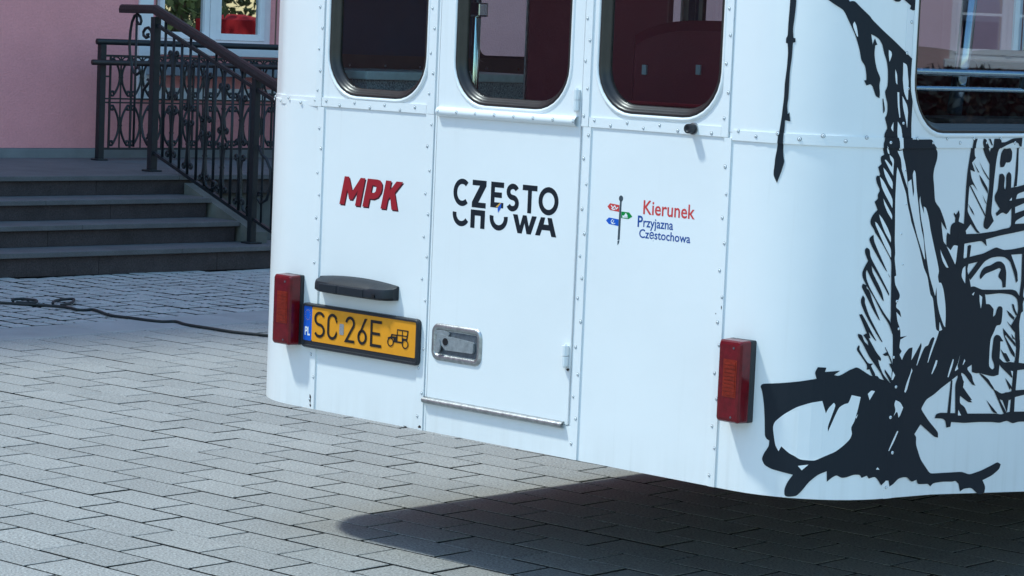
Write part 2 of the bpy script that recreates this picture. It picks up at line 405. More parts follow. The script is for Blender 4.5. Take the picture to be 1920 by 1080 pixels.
def smooth(o):
    me = o.data; bm = bmesh.new(); bm.from_mesh(me); bmesh.ops.remove_doubles(bm, verts=bm.verts, dist=1e-5); bmesh.ops.recalc_face_normals(bm, faces=bm.faces); bm.to_mesh(me); bm.free()
    me.polygons.foreach_set('use_smooth', [True] * len(me.polygons))
    try: me.set_sharp_from_angle(angle=R(35))
    except Exception: pass
    return o
smooth(lower('corner_panel', VA - 0.05, -0.488)); lower('rear_panel', -0.488, -0.001)
lower('rear_panel', 0.613, 1.133); smooth(lower('corner_panel', 1.133, 1.652)); smooth(lower('side_panel', 1.652, 3.2)); lower('side_panel', 3.2, UEND); lower('side_panel', VEND, VA - 0.05)
b = MB(); uvslab(b, 0.0005, 0.6115, zlow, 0.5135, -0.012, 0.0, 0, 1); b.build('sill_panel', [M_white, M_lining], bus)
W1 = (-0.462, -0.032, 1.397, 2.02, 0.128); W2 = (0.089, 0.547, 1.396, 2.02, 0.128); W3 = (0.655, 1.098, 1.402, 2.02, 0.128); W4 = (1.664, 2.72, 1.392, 2.02, 0.14)
# door: panel with its window hole
b = MB(); v, t = fill2d([[(0.0245, 0.5155), (0.597, 0.5155), (0.597, ZT), (0.0245, ZT)], inset_rr(W2, 0)])
b.add([P(a, c, 0.002) for a, c in v], t); b.add([P(a, c, -0.014) for a, c in v], t, 1)
b.loops([[P(a, c, 0.002) for a, c in inset_rr(W2, 0)], [P(a, c, -0.03) for a, c in inset_rr(W2, 0)]])
oo = [(0.0245, 0.5155), (0.597, 0.5155), (0.597, ZT), (0.0245, ZT)]
b.loops([[P(a, c, 0.002) for a, c in oo], [P(a, c, -0.014) for a, c in oo]])
door = b.build('door', [M_white, M_lining], bus, fix=False); door['label'] = 'narrow white rear emergency door with oval latch'
holed_panel('upper_panel', -0.487, -0.002, ZBELT + 0.001, ZT, W1, bus); holed_panel('upper_panel', 0.6142, 1.1318, ZBELT + 0.001, ZT, W3, bus)
b = MB(); uvslab(b, -0.0008, 0.0232, 0.5145, ZT, -0.012, -0.002, 0, 1); uvslab(b, 0.5985, 0.6128, 0.5145, ZT, -0.012, -0.004, 0, 1); b.build('door_frame', [M_white, M_lining], bus)
b = MB(); uvslab(b, 1.133, 1.640, ZBELT + 0.001, ZT, -0.012, 0, 0, 1); smooth(b.build('upper_corner_panel', [M_white, M_lining], bus))
b = MB(); uvslab(b, VA - 0.70, -0.4885, ZBELT + 0.001, ZT, -0.012, 0, 0, 1); smooth(b.build('upper_corner_panel', [M_white, M_lining], bus))
holed_panel('upper_side_panel', 1.641, 2.86, ZBELT + 0.001, ZT, W4, bus)
window('rear_window', W1, bus, M_glass, 'left rear window showing a dark interior'); window('rear_window', W2, bus, M_glass, 'window in the rear door with a steel pole behind it'); window('rear_window', W3, bus, M_glass, 'right rear window filled by a maroon seat back')
window('side_window', W4, bus, M_sglass, 'side window with bright rails and a mirrored pink facade')
u = 2.86
while u + 1.2 < UEND:
    w = (u + 0.1, u + 1.1, 1.392, 2.02, 0.15); holed_panel('upper_side_panel', u, u + 1.2, ZBELT + 0.001, ZT, w, bus); window('side_window', w, bus, M_sglass); u += 1.2
b = MB(); uvslab(b, u + 0.001, UEND, ZBELT + 0.001, ZT, -0.012, 0, 0, 1); b.build('upper_side_panel', [M_white, M_lining], bus)
u = VA - 0.701
while u - 1.2 > VEND:
    w = (u - 1.14, u - 0.02, 1.50, 2.02, 0.06); holed_panel('upper_side_panel', u - 1.2, u - 0.001, ZBELT + 0.001, ZT, w, bus); window('side_window', w, bus, M_glass); u -= 1.2
b = MB(); uvslab(b, VEND, u - 0.001, ZBELT + 0.001, ZT, -0.012, 0, 0, 1); b.build('upper_side_panel', [M_white, M_lining], bus)
# front, roof and floor
XC = (XL + XR) / 2; YF = LEN - 0.4
def outline(s=0.0, z=0.0, front=True):
    us = [VEND] + [VA + (V1 - VA) * i / 8 for i in range(9)] + [U1 + (UA - U1) * i / 8 for i in range(9)] + [UEND]
    pts = [P(q, 0)[:2] for q in us] + [(XR - 0.35, LEN), (XL + 0.35, LEN)]
    k = 1 - s / 1.212; ym = LEN / 2; ky = 1 - s / (LEN / 2)
    return [(XC + (x - XC) * k, ym + (y - ym) * ky, z) for x, y in pts]
b = MB(); b.loops([outline(0.006, ZT), outline(0, ZT + 0.004), outline(0.0, 2.25), outline(0.05, 2.4), outline(0.16, 2.52), outline(0.4, 2.62), outline(0.8, 2.67)], True, True, True)
smooth(b.build('roof', M_white, bus))
b = MB(); b.loops([outline(0.02, 0.5), outline(0.02, 0.78)], True, True, True); b.build('floor', M_lining, bus)
b = MB(); b.loops([[(XR, YF, 0.3), (XR - 0.35, LEN, 0.3), (XL + 0.35, LEN, 0.3), (XL, YF, 0.3)], [(XR, YF, 2.12), (XR - 0.35, LEN, 2.12), (XL + 0.35, LEN, 2.12), (XL, YF, 2.12)]], False); b.build('front_panel', M_white, bus, fix=False)
b = MB(); b.box(XL + 0.4, XR - 0.4, LEN + 0.002, LEN + 0.012, 1.3, 2.0, ch=0.004); b.build('windscreen', M_plastic, bus)
wheel = MB(); prof = [(0.17, -0.11), (0.30, -0.13), (0.43, -0.125), (0.47, -0.1), (0.475, 0.0), (0.47, 0.1), (0.43, 0.125), (0.30, 0.13), (0.17, 0.11)]
N = 32; wheel.loops([[(d, r * math.cos(2 * math.pi * i / N), r * math.sin(2 * math.pi * i / N)) for i in range(N)] for r, d in prof], True, False, False); wm = wheel.mesh('tyre', M_tyre, True)
rim = MB(); rim.loops([[(d, r * math.cos(2 * math.pi * i / N), r * math.sin(2 * math.pi * i / N)) for i in range(N)] for r, d in [(0.3, 0.1), (0.28, 0.06), (0.12, 0.05), (0.1, 0.1), (0.05, 0.11), (0.001, 0.11)]]); rmm = rim.mesh('rim', M_plastic2, True)
for x, y, sx in ((XR - 0.2, 2.9, 1), (XL + 0.2, 2.9, -1), (XR - 0.2, 6.5, 1), (XL + 0.2, 6.5, -1)):
    e = link('wheel', wm, bus); e.location = (x, y, 0.475); e.rotation_euler = (0, 0, 0 if sx > 0 else math.pi); link('rim', rmm, e)
b = MB(); b.tube([(XL + 0.2, 2.9, 0.47), (XR - 0.2, 2.9, 0.47)], 0.06, 8); b.build('axle', M_plastic, bus)
b = MB(); b.tube([(XL + 0.2, 6.5, 0.47), (XR - 0.2, 6.5, 0.47)], 0.06, 8); b.build('axle', M_plastic, bus)
# strips, belts and their rivets
riv_c = [(math.cos(2 * math.pi * k / 8), math.sin(2 * math.pi * k / 8)) for k in range(8)]
def rivets(pts, d, parent, mt=None):
    b = MB()
    for (u, z) in pts:
        r = random.uniform(0.0038, 0.005)
        b.loops([[P(u + c * q * r, z + s * q * r, d + h) for c, s in riv_c] for q, h in ((1.2, 0.0001), (1.12, 0.0004), (0.8, 0.0004))], True, False, False, 1)
        b.loops([[P(u + c * q * r, z + s * q * r, d + h) for c, s in riv_c] for q, h in ((0.95, 0.0003), (0.86, 0.0016), (0.5, 0.0026))], True, False, True)
        b.loops([[P(u + c * 0.32 * r, z + s * 0.32 * r, d + 0.0028) for c, s in riv_c], [P(u + c * 0.1 * r, z + s * 0.1 * r, d + 0.0029) for c, s in riv_c]], True, False, True, 1)
    o = b.build('rivets', [M_white, M_dmetal], parent, fix=False); tag(o, kind='stuff')
def vstrip(u0, u1, z0, z1, t=0.005, rv=True, name='seam_strip', step=0.067, ph=0.0):
    b = MB(); n = 1; uvslab(b, u0, u1, z0, z1, -0.004, t, us=[u0, (u0 + u1) / 2, u1] if u1 > U1 else [u0, u1]); o = b.build(name, M_white, bus)
    if rv:
        pts = []; z = z0 + 0.03 + ph; k = 0; uc = (u0 + u1) / 2; w = (u1 - u0) * 0.22
        while z < z1 - 0.015:
            pts.append((uc + (w if k % 2 else -w) + random.uniform(-0.002, 0.002), z)); z += step * random.uniform(0.85, 1.15); k += 1
        rivets(pts, t, o)
    return o
def hbelt(u0, u1, z0=1.3585, z1=1.3855, t=0.004):
    b = MB(); uvslab(b, u0, u1, z0, z1, -0.004, t); o = smooth(b.build('belt_strip', M_white, bus))
    pts = []; u = u0 + 0.02; k = 0
    while u < min(u1, 3.2) - 0.012:
        pts.append((u, 1.3665 if k % 2 else 1.3775)); u += 0.062 * random.uniform(0.85, 1.15); k += 1
    rivets(pts, t, o)
vstrip(-0.503, -0.475, 0.4205, 1.3575); vstrip(-0.516, -0.489, 1.3585, ZT, ph=0.02)
vstrip(-0.022, 0.012, 0.4205, 1.36, ph=0.01); vstrip(-0.021, 0.010, 1.361, ZT, ph=0.03)
vstrip(0.611, 0.639, 0.4205, 1.3575, ph=0.015); vstrip(0.602, 0.628, 1.3585, ZT)
vstrip(1.121, 1.145, 0.4205, 1.3575); vstrip(1.109, 1.132, 1.3585, ZT, ph=0.02)
vstrip(1.638, 1.667, 0.4195, 1.3575, t=0.0007, name='corner_seam', step=0.085); vstrip(1.626, 1.6485, 1.3875, ZT, t=0.0007, name='corner_seam', step=0.085)
b = MB()
for a_, z0_, z1_ in ((0.0155, 0.4205, ZT),): uvslab(b, a_, a_ + 0.006, z0_, z1_, -0.004, 0.0015)
b.build('seam_bead', M_white, bus)
hbelt(VA - 0.7, -0.505); hbelt(-0.487, -0.0235, 1.3605, 1.3875); hbelt(0.630, 1.1075); hbelt(1.1465, 1.6375, 1.352, 1.379); hbelt(1.6685, UEND, 1.3525, 1.3785)
# door fittings
b = MB(); lp = []
for q in range(0, 17):
    a = -math.pi / 2 + math.pi * q / 16; lp.append([P(uu, 1.3705 + 0.0145 * math.sin(a), 0.002 + 0.017 * math.cos(a)) for uu in (0.03, 0.033, 0.585, 0.588)])
b.loops(lp, False); o = b.build('drip_rail', M_white, door, smooth=True)
b.v = []; 
rivets([(0.04 + 0.0775 * k, 1.372) for k in range(8)], 0.0185, bus)
b = MB(); lp = []
for q in range(0, 13):
    a = -math.pi / 2 + math.pi * q / 12; lp.append([P(uu, 0.5135 + 0.0105 * math.sin(a), 0.001 + 0.016 * math.cos(a)) for uu in (0.015, 0.585)])
b.loops(lp, False); b.build('threshold_rail', M_metal, door, smooth=True)
L_ = (0.040, 0.245, 0.639, 0.746, 0.026)
b = MB(); prof = [(-0.002, 0.002), (0.0, 0.006), (0.005, 0.0085), (0.012, 0.0085), (0.017, 0.005), (0.019, -0.004), (0.022, -0.010)]
b.loops([[P(a, c, d) for a, c in inset_rr(L_, i)] for i, d in prof]); b.build('latch_frame', M_metal, door, smooth=True, fix=False)
b = MB(); v, t = fill2d([inset_rr(L_, 0.019)]); b.add([P(a, c, 0.003) for a, c in v], t); b.build('latch_recess', M_dmetal, door, fix=False)
def plate(b, pts, d0, d1, mi=0):
    v, t = fill2d([pts]); n = len(pts)
    b.add([P(a, c, d1) for a, c in v], t, mi); b.loops([[P(a, c, d0) for a, c in pts], [P(a, c, d1) for a, c in pts]], mi=mi)
b = MB(); plate(b, [(0.104, 0.672), (0.215, 0.674), (0.219, 0.678), (0.219, 0.704), (0.215, 0.707), (0.104, 0.714), (0.085, 0.718), (0.066, 0.716), (0.064, 0.700), (0.080, 0.690)], 0.004, 0.012); b.build('latch_lever', M_latch, door, fix=False)
b = MB(); plate(b, [(0.085 + 0.034 * math.cos(a) * (0.9), 0.720 + 0.010 * math.sin(a)) for a in [2 * math.pi * k / 16 for k in range(16)]], 0.004, 0.009); b.build('latch_pivot', M_latch, door, fix=False)
b = MB(); plate(b, [(0.104 + 0.011 * math.cos(a), 0.697 + 0.011 * math.sin(a)) for a in [2 * math.pi * k / 16 for k in range(16)]], 0.012, 0.0135); b.build('keyhole', M_black, door, fix=False)
b = MB(); plate(b, [(0.074 + 0.012 * math.cos(a), 0.682 + 0.022 * math.sin(a)) for a in [2 * math.pi * k / 16 for k in range(16)]], 0.010, 0.016); b.build('keyhole_cover', M_latch, door, fix=False)
for zc in (1.431, 0.711):
    b = MB()
    for z0, z1 in ((zc - 0.029, zc - 0.001), (zc + 0.001, zc + 0.029)):
        b.tube([P(0.584, z0, 0.010), P(0.584, z1, 0.010)], 0.0105, 10)
    b.tube([P(0.584, zc - 0.034, 0.010), P(0.584, zc + 0.033, 0.010)], 0.005, 8); b.build('hinge', M_white, door, smooth=False)
# rear camera
def nring(u, z, prof, n=16):
    return [[P(u + r * math.cos(2 * math.pi * k / n), z + r * math.sin(2 * math.pi * k / n), d) for k in range(n)] for r, d in prof]
b = MB(); b.loops(nring(1.012, 1.3745, [(0.014, 0.002), (0.0145, 0.012), (0.013, 0.013), (0.0135, 0.026), (0.0125, 0.030), (0.009, 0.0305), (0.006, 0.027), (0.001, 0.027)])); cam_k = b.build('rear_camera', M_plastic, bus, fix=False)
b = MB(); b.loops(nring(1.012, 1.3745, [(0.0165, 0.001), (0.0165, 0.007), (0.0125, 0.0075)])); b.build('camera_collar', M_metal, cam_k, fix=False)
# tail lights
def tail_light(u0, u1, z0, z1):
    x0, x1 = u0, u1
    b = MB(); b.box(x0, x1, -0.016, 0.015, z0, z1, ch=0.005); h = b.build('tail_light', M_plastic, bus)
    b = MB(); lp = []
    for i, y in ((0.0, -0.0165), (0.001, -0.048), (0.005, -0.054), (0.012, -0.056)):
        lp.append([(a, y, c) for a, c in rrect(x0 + i, x1 - i, z0 + i, z1 - i, 0.008, 4)])
    b.loops(lp, True, False, True); b.build('lens', M_lens, h, fix=True)
    wx = (x1 - x0)
    b = MB(); za, zb_ = z0 + 0.34 * (z1 - z0), z0 + 0.75 * (z1 - z0); n = 9
    for k in range(n):
        q0 = za + (zb_ - za) * k / n; q1 = za + (zb_ - za) * (k + 0.72) / n
        b.box(x0 + 0.33 * wx, x0 + 0.80 * wx, -0.0585, -0.0555, q0, q1)
    b.build('reflector_rib', M_lens2, h)
    b = MB(); b.box(x0 + 0.28 * wx, x0 + 0.85 * wx, -0.0572, -0.0555, za - 0.006, zb_ + 0.004); b.build('reflector', M_lens2, h)
    for zz in (z0 + 0.016, z1 - 0.02):
        b = MB(); b.tube([(x0 + 0.68 * wx, -0.055, zz), (x0 + 0.68 * wx, -0.0575, zz)], 0.003, 8); b.build('screw', M_dmetal, h)
    return h
t1 = tail_light(-0.628, -0.543, 0.614, 0.832); t1['label'] = 'left red tail light with amber ribs'
t2 = tail_light(1.177, 1.257, 0.609, 0.829); t2['label'] = 'right red tail light with amber ribs'
# number plate lamp
b = MB(); lp = []
for k in range(0, 25):
    t = k / 24; x = -0.462 + 0.347 * t; e = max(0.0, 1 - abs(2 * t - 1) ** 5) ** 0.5
    top = 0.838 + 0.011 * math.sin(math.pi * t) ** 0.8; bot = 0.792 - 0.0 * t + 0.004 * (1 - e)
    dep = 0.024 + 0.030 * e
    lp.append([(x, 0.0, bot), (x, -dep * 0.75, bot + 0.001), (x, -dep, bot + 0.008), (x, -dep, bot + 0.026), (x, -dep * 0.93, bot + 0.034), (x, -dep * 0.4, top - 0.004), (x, -0.008, top), (x, 0.0, top)])
b.loops(lp, True, True, True); pl = smooth(b.build('plate_lamp', M_plastic2, bus))
for a0, a1 in ((-0.415, -0.335), (-0.325, -0.215)):
    b = MB(); b.box(a0, a1, -0.0565, -0.05, 0.797, 0.822, ch=0.003); b.build('lamp_cover', M_plastic2, pl)
b = MB(); b.tube([(-0.17, -0.048, 0.806), (-0.17, -0.056, 0.806)], 0.006, 10); b.build('screw', M_black, pl)
# number plate
b = MB(); fr = (-0.529, -0.006, 0.612, 0.750, 0.014)
b.loops([[(a, d, c) for a, c in inset_rr(fr, i)] for i, d in ((0, 0.001), (0, -0.016), (0.003, -0.021), (0.008, -0.021), (0.010, -0.016))], True, False, True)
plate_o = b.build('number_plate', M_plastic, bus); plate_o['label'] = 'yellow vintage number plate SC 26E in black holder'
YD = -0.0175
def flat(name, loops_, m, parent, y=YD, lv=0, rel=0.0):
    b = MB()
    for l in loops_:
        v, t = fill2d([l]); b.add([(a, y - 0.0004 * lv, c) for a, c in v], t)
        if rel: b.loops([[(a, y - 0.0004 * lv, c) for a, c in l], [(a, y + rel, c) for a, c in l]])
    return b.build(name, m, parent, fix=False)
flat('plate_sheet', [rrect(-0.482, -0.016, 0.634, 0.741, 0.006, 3)], M_yellow, plate_o)
flat('euro_band', [rrect(-0.520, -0.4822, 0.634, 0.741, 0.005, 3)], M_bblue, plate_o)
def ribbon(pts, w, closed=False):
    n = len(pts); L, Rr = [], []
    for i, (x, y) in enumerate(pts):
        if closed: a, c = pts[i - 1], pts[(i + 1) % n]
        else: a, c = pts[max(i - 1, 0)], pts[min(i + 1, n - 1)]
        def un(p, q):
            dx, dy = q[0] - p[0], q[1] - p[1]; l = math.hypot(dx, dy) or 1; return dx / l, dy / l
        d1 = un(a, (x, y)) if a != (x, y) else un((x, y), c); d2 = un((x, y), c) if c != (x, y) else d1
        tx, ty = d1[0] + d2[0], d1[1] + d2[1]; l = math.hypot(tx, ty) or 1; tx, ty = tx / l, ty / l
        k = 1 / max(0.5, tx * d1[0] + ty * d1[1])
        L.append((x - ty * w / 2 * k, y + tx * w / 2 * k)); Rr.append((x + ty * w / 2 * k, y - tx * w / 2 * k))
    return L, Rr
def arc(cx, cz, rx, rz, a0, a1, n=14): return [(cx + rx * math.cos(R(a0 + (a1 - a0) * i / n)), cz + rz * math.sin(R(a0 + (a1 - a0) * i / n))) for i in range(n + 1)]
def rib_mesh(b, pts, w, put, closed=False, mi=0):
    L, Rr = ribbon(pts, w, closed); n = len(L)
    vs = [put(*p) for p in L] + [put(*p) for p in Rr]
    b.add(vs, [(i, (i + 1) % n, n + (i + 1) % n, n + i) for i in range(n if closed else n - 1)], mi)
def poly_mesh(b, loops_, put, mi=0):
    v, t = fill2d(loops_); b.add([put(*p) for p in v], t, mi)
def glyph(b, ch, x0, x1, z0, z1, w, put, mi=0):
    """stroke letters drawn in the box x0..x1, z0..z1"""
    X = lambda t: x0 + (x1 - x0) * t; Z = lambda t: z0 + (z1 - z0) * t
    h = w / 2; cx, cz = (x0 + x1) / 2, (z0 + z1) / 2; rx, rz = (x1 - x0) / 2 - h, (z1 - z0) / 2 - h
    if ch == 'O': rib_mesh(b, arc(cx, cz, rx, rz, 0, 360, 32)[:-1], w, put, True, mi)
    elif ch == 'C': rib_mesh(b, arc(cx, cz, rx, rz, 48, 312, 26), w, put, False, mi)
    elif ch == 'c': rib_mesh(b, [(x1 - h, z1 - 0.24 * (z1 - z0))] + arc(cx, z1 - h - rx, rx, rx, 5, 180, 10) + arc(cx, z0 + h + rx, rx, rx, 180, 355, 10) + [(x1 - h, z0 + 0.24 * (z1 - z0))], w, put, False, mi)
    elif ch == 'S':
        r2 = rz / 2
        rib_mesh(b, arc(cx, cz + r2, rx, r2, 25, 250, 14) + arc(cx, cz - r2, rx, r2, 70, -155, 14), w, put, False, mi)
    elif ch == '2': rib_mesh(b, arc(cx, z1 - h - rx, rx, rx, 175, -25, 12) + [(x0 + h, z0 + h), (x1, z0 + h)], w, put, False, mi)
    elif ch == '6':
        rib_mesh(b, arc(cx, z0 + h + rx * 1.15, rx, rx * 1.15, 0, 360, 24)[:-1], w, put, True, mi)
        poly_mesh(b, [[(x0, z0 + h + rx * 1.0), (x0 + w * 0.95, z0 + h + rx * 1.25), (X(0.98), z1), (X(0.72), z1)]], put, mi)
    elif ch == 'E': poly_mesh(b, [[(x0, z0), (x1, z0), (x1, z0 + w), (x0 + w, z0 + w), (x0 + w, cz - h), (X(0.86), cz - h), (X(0.86), cz + h), (x0 + w, cz + h), (x0 + w, z1 - w), (x1, z1 - w), (x1, z1), (x0, z1)]], put, mi)
    elif ch == 'Z': poly_mesh(b, [[(x0, z0), (x1, z0), (x1, z0 + w), (X(0) + w * 1.7, z0 + w), (x1, z1 - w), (x1, z1), (x0, z1), (x0, z1 - w), (x1 - w * 1.7, z1 - w), (x0, z0 + w)]], put, mi)
    elif ch == 'T': poly_mesh(b, [[(cx - h, z0), (cx + h, z0), (cx + h, z1 - w), (x1, z1 - w), (x1, z1), (x0, z1), (x0, z1 - w), (cx - h, z1 - w)]], put, mi)
PT = lambda a, c: (a, YD - 0.0016, c)
for ch, a0, a1 in (('S', -0.470, -0.420), ('c', -0.409, -0.363), ('2', -0.327, -0.284), ('6', -0.271, -0.229), ('E', -0.214, -0.164)):
    b = MB(); glyph(b, ch, a0, a1, 0.648, 0.729, 0.0088, PT); b.build('plate_character', M_black, plate_o, fix=False)
b = MB(); poly_mesh(b, [rrect(-0.354, -0.334, 0.668, 0.702, 0.004, 3)], lambda a, c: (a, YD - 0.0008, c)); b.build('validation_sticker', M_chrome, plate_o, fix=False)
b = MB(); put = PT
rib_mesh(b, arc(-0.124, 0.671, 0.0122, 0.0122, 0, 360, 20)[:-1], 0.0038, put, True); rib_mesh(b, arc(-0.060, 0.671, 0.0122, 0.0122, 0, 360, 20)[:-1], 0.0038, put, True)
poly_mesh(b, [[(-0.110, 0.672), (-0.074, 0.672), (-0.068, 0.684), (-0.052, 0.684), (-0.048, 0.708), (-0.047, 0.713), (-0.097, 0.713), (-0.098, 0.696), (-0.122, 0.696), (-0.124, 0.688), (-0.137, 0.684), (-0.137, 0.680), (-0.112, 0.684)], [(-0.0945, 0.697), (-0.0945, 0.7095), (-0.0755, 0.7095), (-0.0755, 0.697)], [(-0.0725, 0.697), (-0.0725, 0.7095), (-0.0525, 0.7095), (-0.0545, 0.697)], [(-0.118, 0.689), (-0.118, 0.692), (-0.100, 0.692), (-0.100, 0.689)], [(-0.0945, 0.677), (-0.0945, 0.694), (-0.0755, 0.694), (-0.0755, 0.677)], [(-0.0725, 0.688), (-0.0725, 0.694), (-0.055, 0.694), (-0.056, 0.688)]], lambda a, c: (a, YD - 0.0012, c))
b.build('vehicle_emblem', M_black, plate_o, fix=False)
b = MB()
for k in range(12):
    a = 2 * math.pi * k / 12; cx, cz = -0.501 + 0.0115 * math.cos(a), 0.714 + 0.0155 * math.sin(a)
    b.add([(cx + 0.0018 * (1 if j % 2 == 0 else 0.4) * math.sin(math.pi * j / 5), YD - 0.0006, cz + 0.0018 * (1 if j % 2 == 0 else 0.4) * math.cos(math.pi * j / 5)) for j in range(10)], [tuple(range(10))])
b.build('euro_stars', M_gold, plate_o, fix=False)
# texts with the built-in font
def text2d(body, x0, x1, z0, z1, bold=0.0):
    c = bpy.data.curves.new('text', 'FONT'); c.body = body; c.size = 1; c.offset = bold; c.resolution_u = 3
    o = bpy.data.objects.new('text', c); COL.objects.link(o)
    dg = bpy.context.evaluated_depsgraph_get(); me = bpy.data.meshes.new_from_object(o.evaluated_get(dg))
    vs = [v.co[:2] for v in me.vertices]; fs = [tuple(p.vertices) for p in me.polygons]
    bpy.data.objects.remove(o); bpy.data.curves.remove(c); bpy.data.meshes.remove(me)
    ax, bx = min(v[0] for v in vs), max(v[0] for v in vs); ay, by = min(v[1] for v in vs), max(v[1] for v in vs)
    return [(x0 + (x1 - x0) * (v[0] - ax) / (bx - ax), z0 + (z1 - z0) * (v[1] - ay) / (by - ay)) for v in vs], fs
def text(name, body, x0, x1, z0, z1, m, parent, put, bold=0.02):
    v, f = text2d(body, x0, x1, z0, z1, bold); b = MB(); b.add([put(*p) for p in v], f); return b.build(name, m, parent, fix=False)
text('country_code', 'PL', -0.513, -0.489, 0.650, 0.677, M_vwhite, plate_o, lambda a, c: (a, YD - 0.0006, c), 0.03)
DEC = lambda d: (lambda a, c: P(a, c, d))
# red lettering: slanted letters with a dark edge behind
def slant(b, off, put, mi=0):
    z0, z1 = 1.066, 1.152; h = z1 - z0
    def T(l, xa, xb): return [(xa + (xb - xa) * x + 0.020 * z + off[0], z0 + h * z + off[1]) for x, z in l]
    poly_mesh(b, [T([(0, 0), (.24, 0), (.24, .55), (.42, .2), (.58, .2), (.76, .55), (.76, 0), (1, 0), (1, 1), (.78, 1), (.5, .5), (.22, 1), (0, 1)], -0.394, -0.301)], put, mi)
    poly_mesh(b, [T([(0, 0), (.36, 0), (.36, .3), (.62, .3), (.86, .38), (.98, .55), (1, .7), (.95, .87), (.82, .97), (.62, 1), (0, 1)], -0.290, -0.219), T([(.36, .52), (.36, .78), (.56, .78), (.64, .72), (.64, .58), (.56, .52)], -0.290, -0.219)], put, mi)
    poly_mesh(b, [T([(0, 0), (.32, 0), (.32, .34), (.42, .44), (.64, 0), (1, 0), (.64, .60), (1, 1), (.62, 1), (.32, .66), (.32, 1), (0, 1)], -0.209, -0.134)], put, mi)
b = MB(); slant(b, (0, 0), DEC(0.0007)); mk = b.build('red_lettering', M_red, bus, fix=False)
b = MB(); slant(b, (0.0045, -0.004), DEC(0.0004)); b.build('lettering_shade', M_redk, mk, fix=False)
# city logo on the door
b = MB(); put = DEC(0.0024); w = 0.0155
A0, A1, B0, B1 = 1.100, 1.180, 1.040, 1.091
for ch, a0, a1, zz in (('C', .103, .176, 0), ('Z', .181, .238, 0), ('E', .257, .309, 0), ('S', .320, .371, 0), ('T', .384, .442, 0), ('O', .448, .526, 0)):
    glyph(b, ch, a0, a1, A0 if ch not in 'E' else A0 + 0.006, A1, w if ch != 'S' else 0.0155, put)
rib_mesh(b, arc(.1395, 1.0775, .0285, .029, 172, 325, 18), w, put)
poly_mesh(b, [[(.178, B0), (.1955, B0), (.1955, 1.077), (.219, 1.077), (.219, B0), (.2365, B0), (.2365, 1.0935), (.178, 1.0935)]], put)
rib_mesh(b, arc(.2925, 1.0775, .029, .029, 170, 370, 20), w, put)
poly_mesh(b, [[(.349, 1.093), (.368, 1.093), (.379, 1.062), (.389, 1.093), (.404, 1.093), (.414, 1.062), (.425, 1.093), (.444, 1.093), (.423, B0), (.406, B0), (.3965, 1.07), (.387, B0), (.370, B0)]], put)
poly_mesh(b, [[(.440, B0), (.459, B0), (.466, 1.057), (.497, 1.057), (.504, B0), (.523, B0), (.503, 1.093), (.486, 1.093), (.491, 1.073), (.472, 1.073), (.477, 1.093), (.460, 1.093)]], put)
cl = b.build('city_logo', M_slate, bus, fix=False)
cl.data.materials.clear(); cl.data.materials.append(M_ink)
b = MB(); poly_mesh(b, [[(.279, 1.108), (.294, 1.120), (.301, 1.122), (.287, 1.107)]], DEC(0.0027)); b.build('logo_mark', M_gold, cl, fix=False)
b = MB(); poly_mesh(b, [[(.287, 1.1065), (.3015, 1.1215), (.3005, 1.107), (.289, 1.092)]], DEC(0.0027)); b.build('logo_mark', M_bblue, cl, fix=False)
# direction logo
dl = MB(); poly_mesh(dl, [[(.7535, 1.052), (.7615, 1.055), (.7625, 1.163), (.7560, 1.163)]], DEC(0.0004)); poly_mesh(dl, [arc(.7595, 1.168, .0078, .0085, 0, 360, 16)[:-1]], DEC(0.0004)); poly_mesh(dl, [[(.7535, 1.050), (.7605, 1.053), (.7595, 1.045), (.7540, 1.038)]], DEC(0.0004))
dlo = dl.build('direction_logo', M_slate, bus, fix=False)
for pts, m in (([(.7105, 1.1425), (.720, 1.152), (.7545, 1.1495), (.7545, 1.1305), (.720, 1.1335)], M_salmon), ([(.763, 1.1325), (.792, 1.132), (.804, 1.1215), (.790, 1.1135), (.763, 1.1145)], M_green), ([(.7075, 1.1035), (.718, 1.1125), (.754, 1.110), (.754, 1.0915), (.718, 1.0945)], M_bblue)):
    b = MB(); poly_mesh(b, [pts], DEC(0.0004)); b.build('arrow_sign', m, dlo, fix=False)
b = MB(); put = DEC(0.0007)
rib_mesh(b, [(.724, 1.147), (.731, 1.140), (.738, 1.146), (.744, 1.138), (.750, 1.143)], 0.003, put); rib_mesh(b, [(.726, 1.138), (.733, 1.136), (.740, 1.137)], 0.003, put)
rib_mesh(b, [(.768, 1.121), (.774, 1.119), (.780, 1.127), (.786, 1.120)], 0.004, put); rib_mesh(b, [(.768, 1.117), (.788, 1.117)], 0.002, put); poly_mesh(b, [arc(.781, 1.123, .005, .0045, 0, 360, 10)[:-1]], DEC(0.0009))
rib_mesh(b, arc(.735, 1.102, .008, .006, 100, 330, 10), 0.002, put); rib_mesh(b, [(.733, 1.098), (.737, 1.106)], 0.002, put); poly_mesh(b, [arc(.732, 1.098, .003, .0025, 0, 360, 8)[:-1]], DEC(0.0009))
b.build('sign_icons', M_vwhite, dlo, fix=False)
text('logo_line', 'Kierunek', .843, 1.028, 1.131, 1.170, M_salmon, dlo, DEC(0.0004), 0.012)
text('logo_line', 'P', .8245, .843, 1.095, 1.1265, M_blue, dlo, DEC(0.0004), 0.018)
text('logo_line', 'rzyjazna', .8455, .953, 1.088, 1.121, M_blue, dlo, DEC(0.0004), 0.012)
text('logo_line', 'Cz\u0119stochowa', .832, 1.016, 1.059, 1.0905, M_blue, dlo, DEC(0.0004), 0.012)
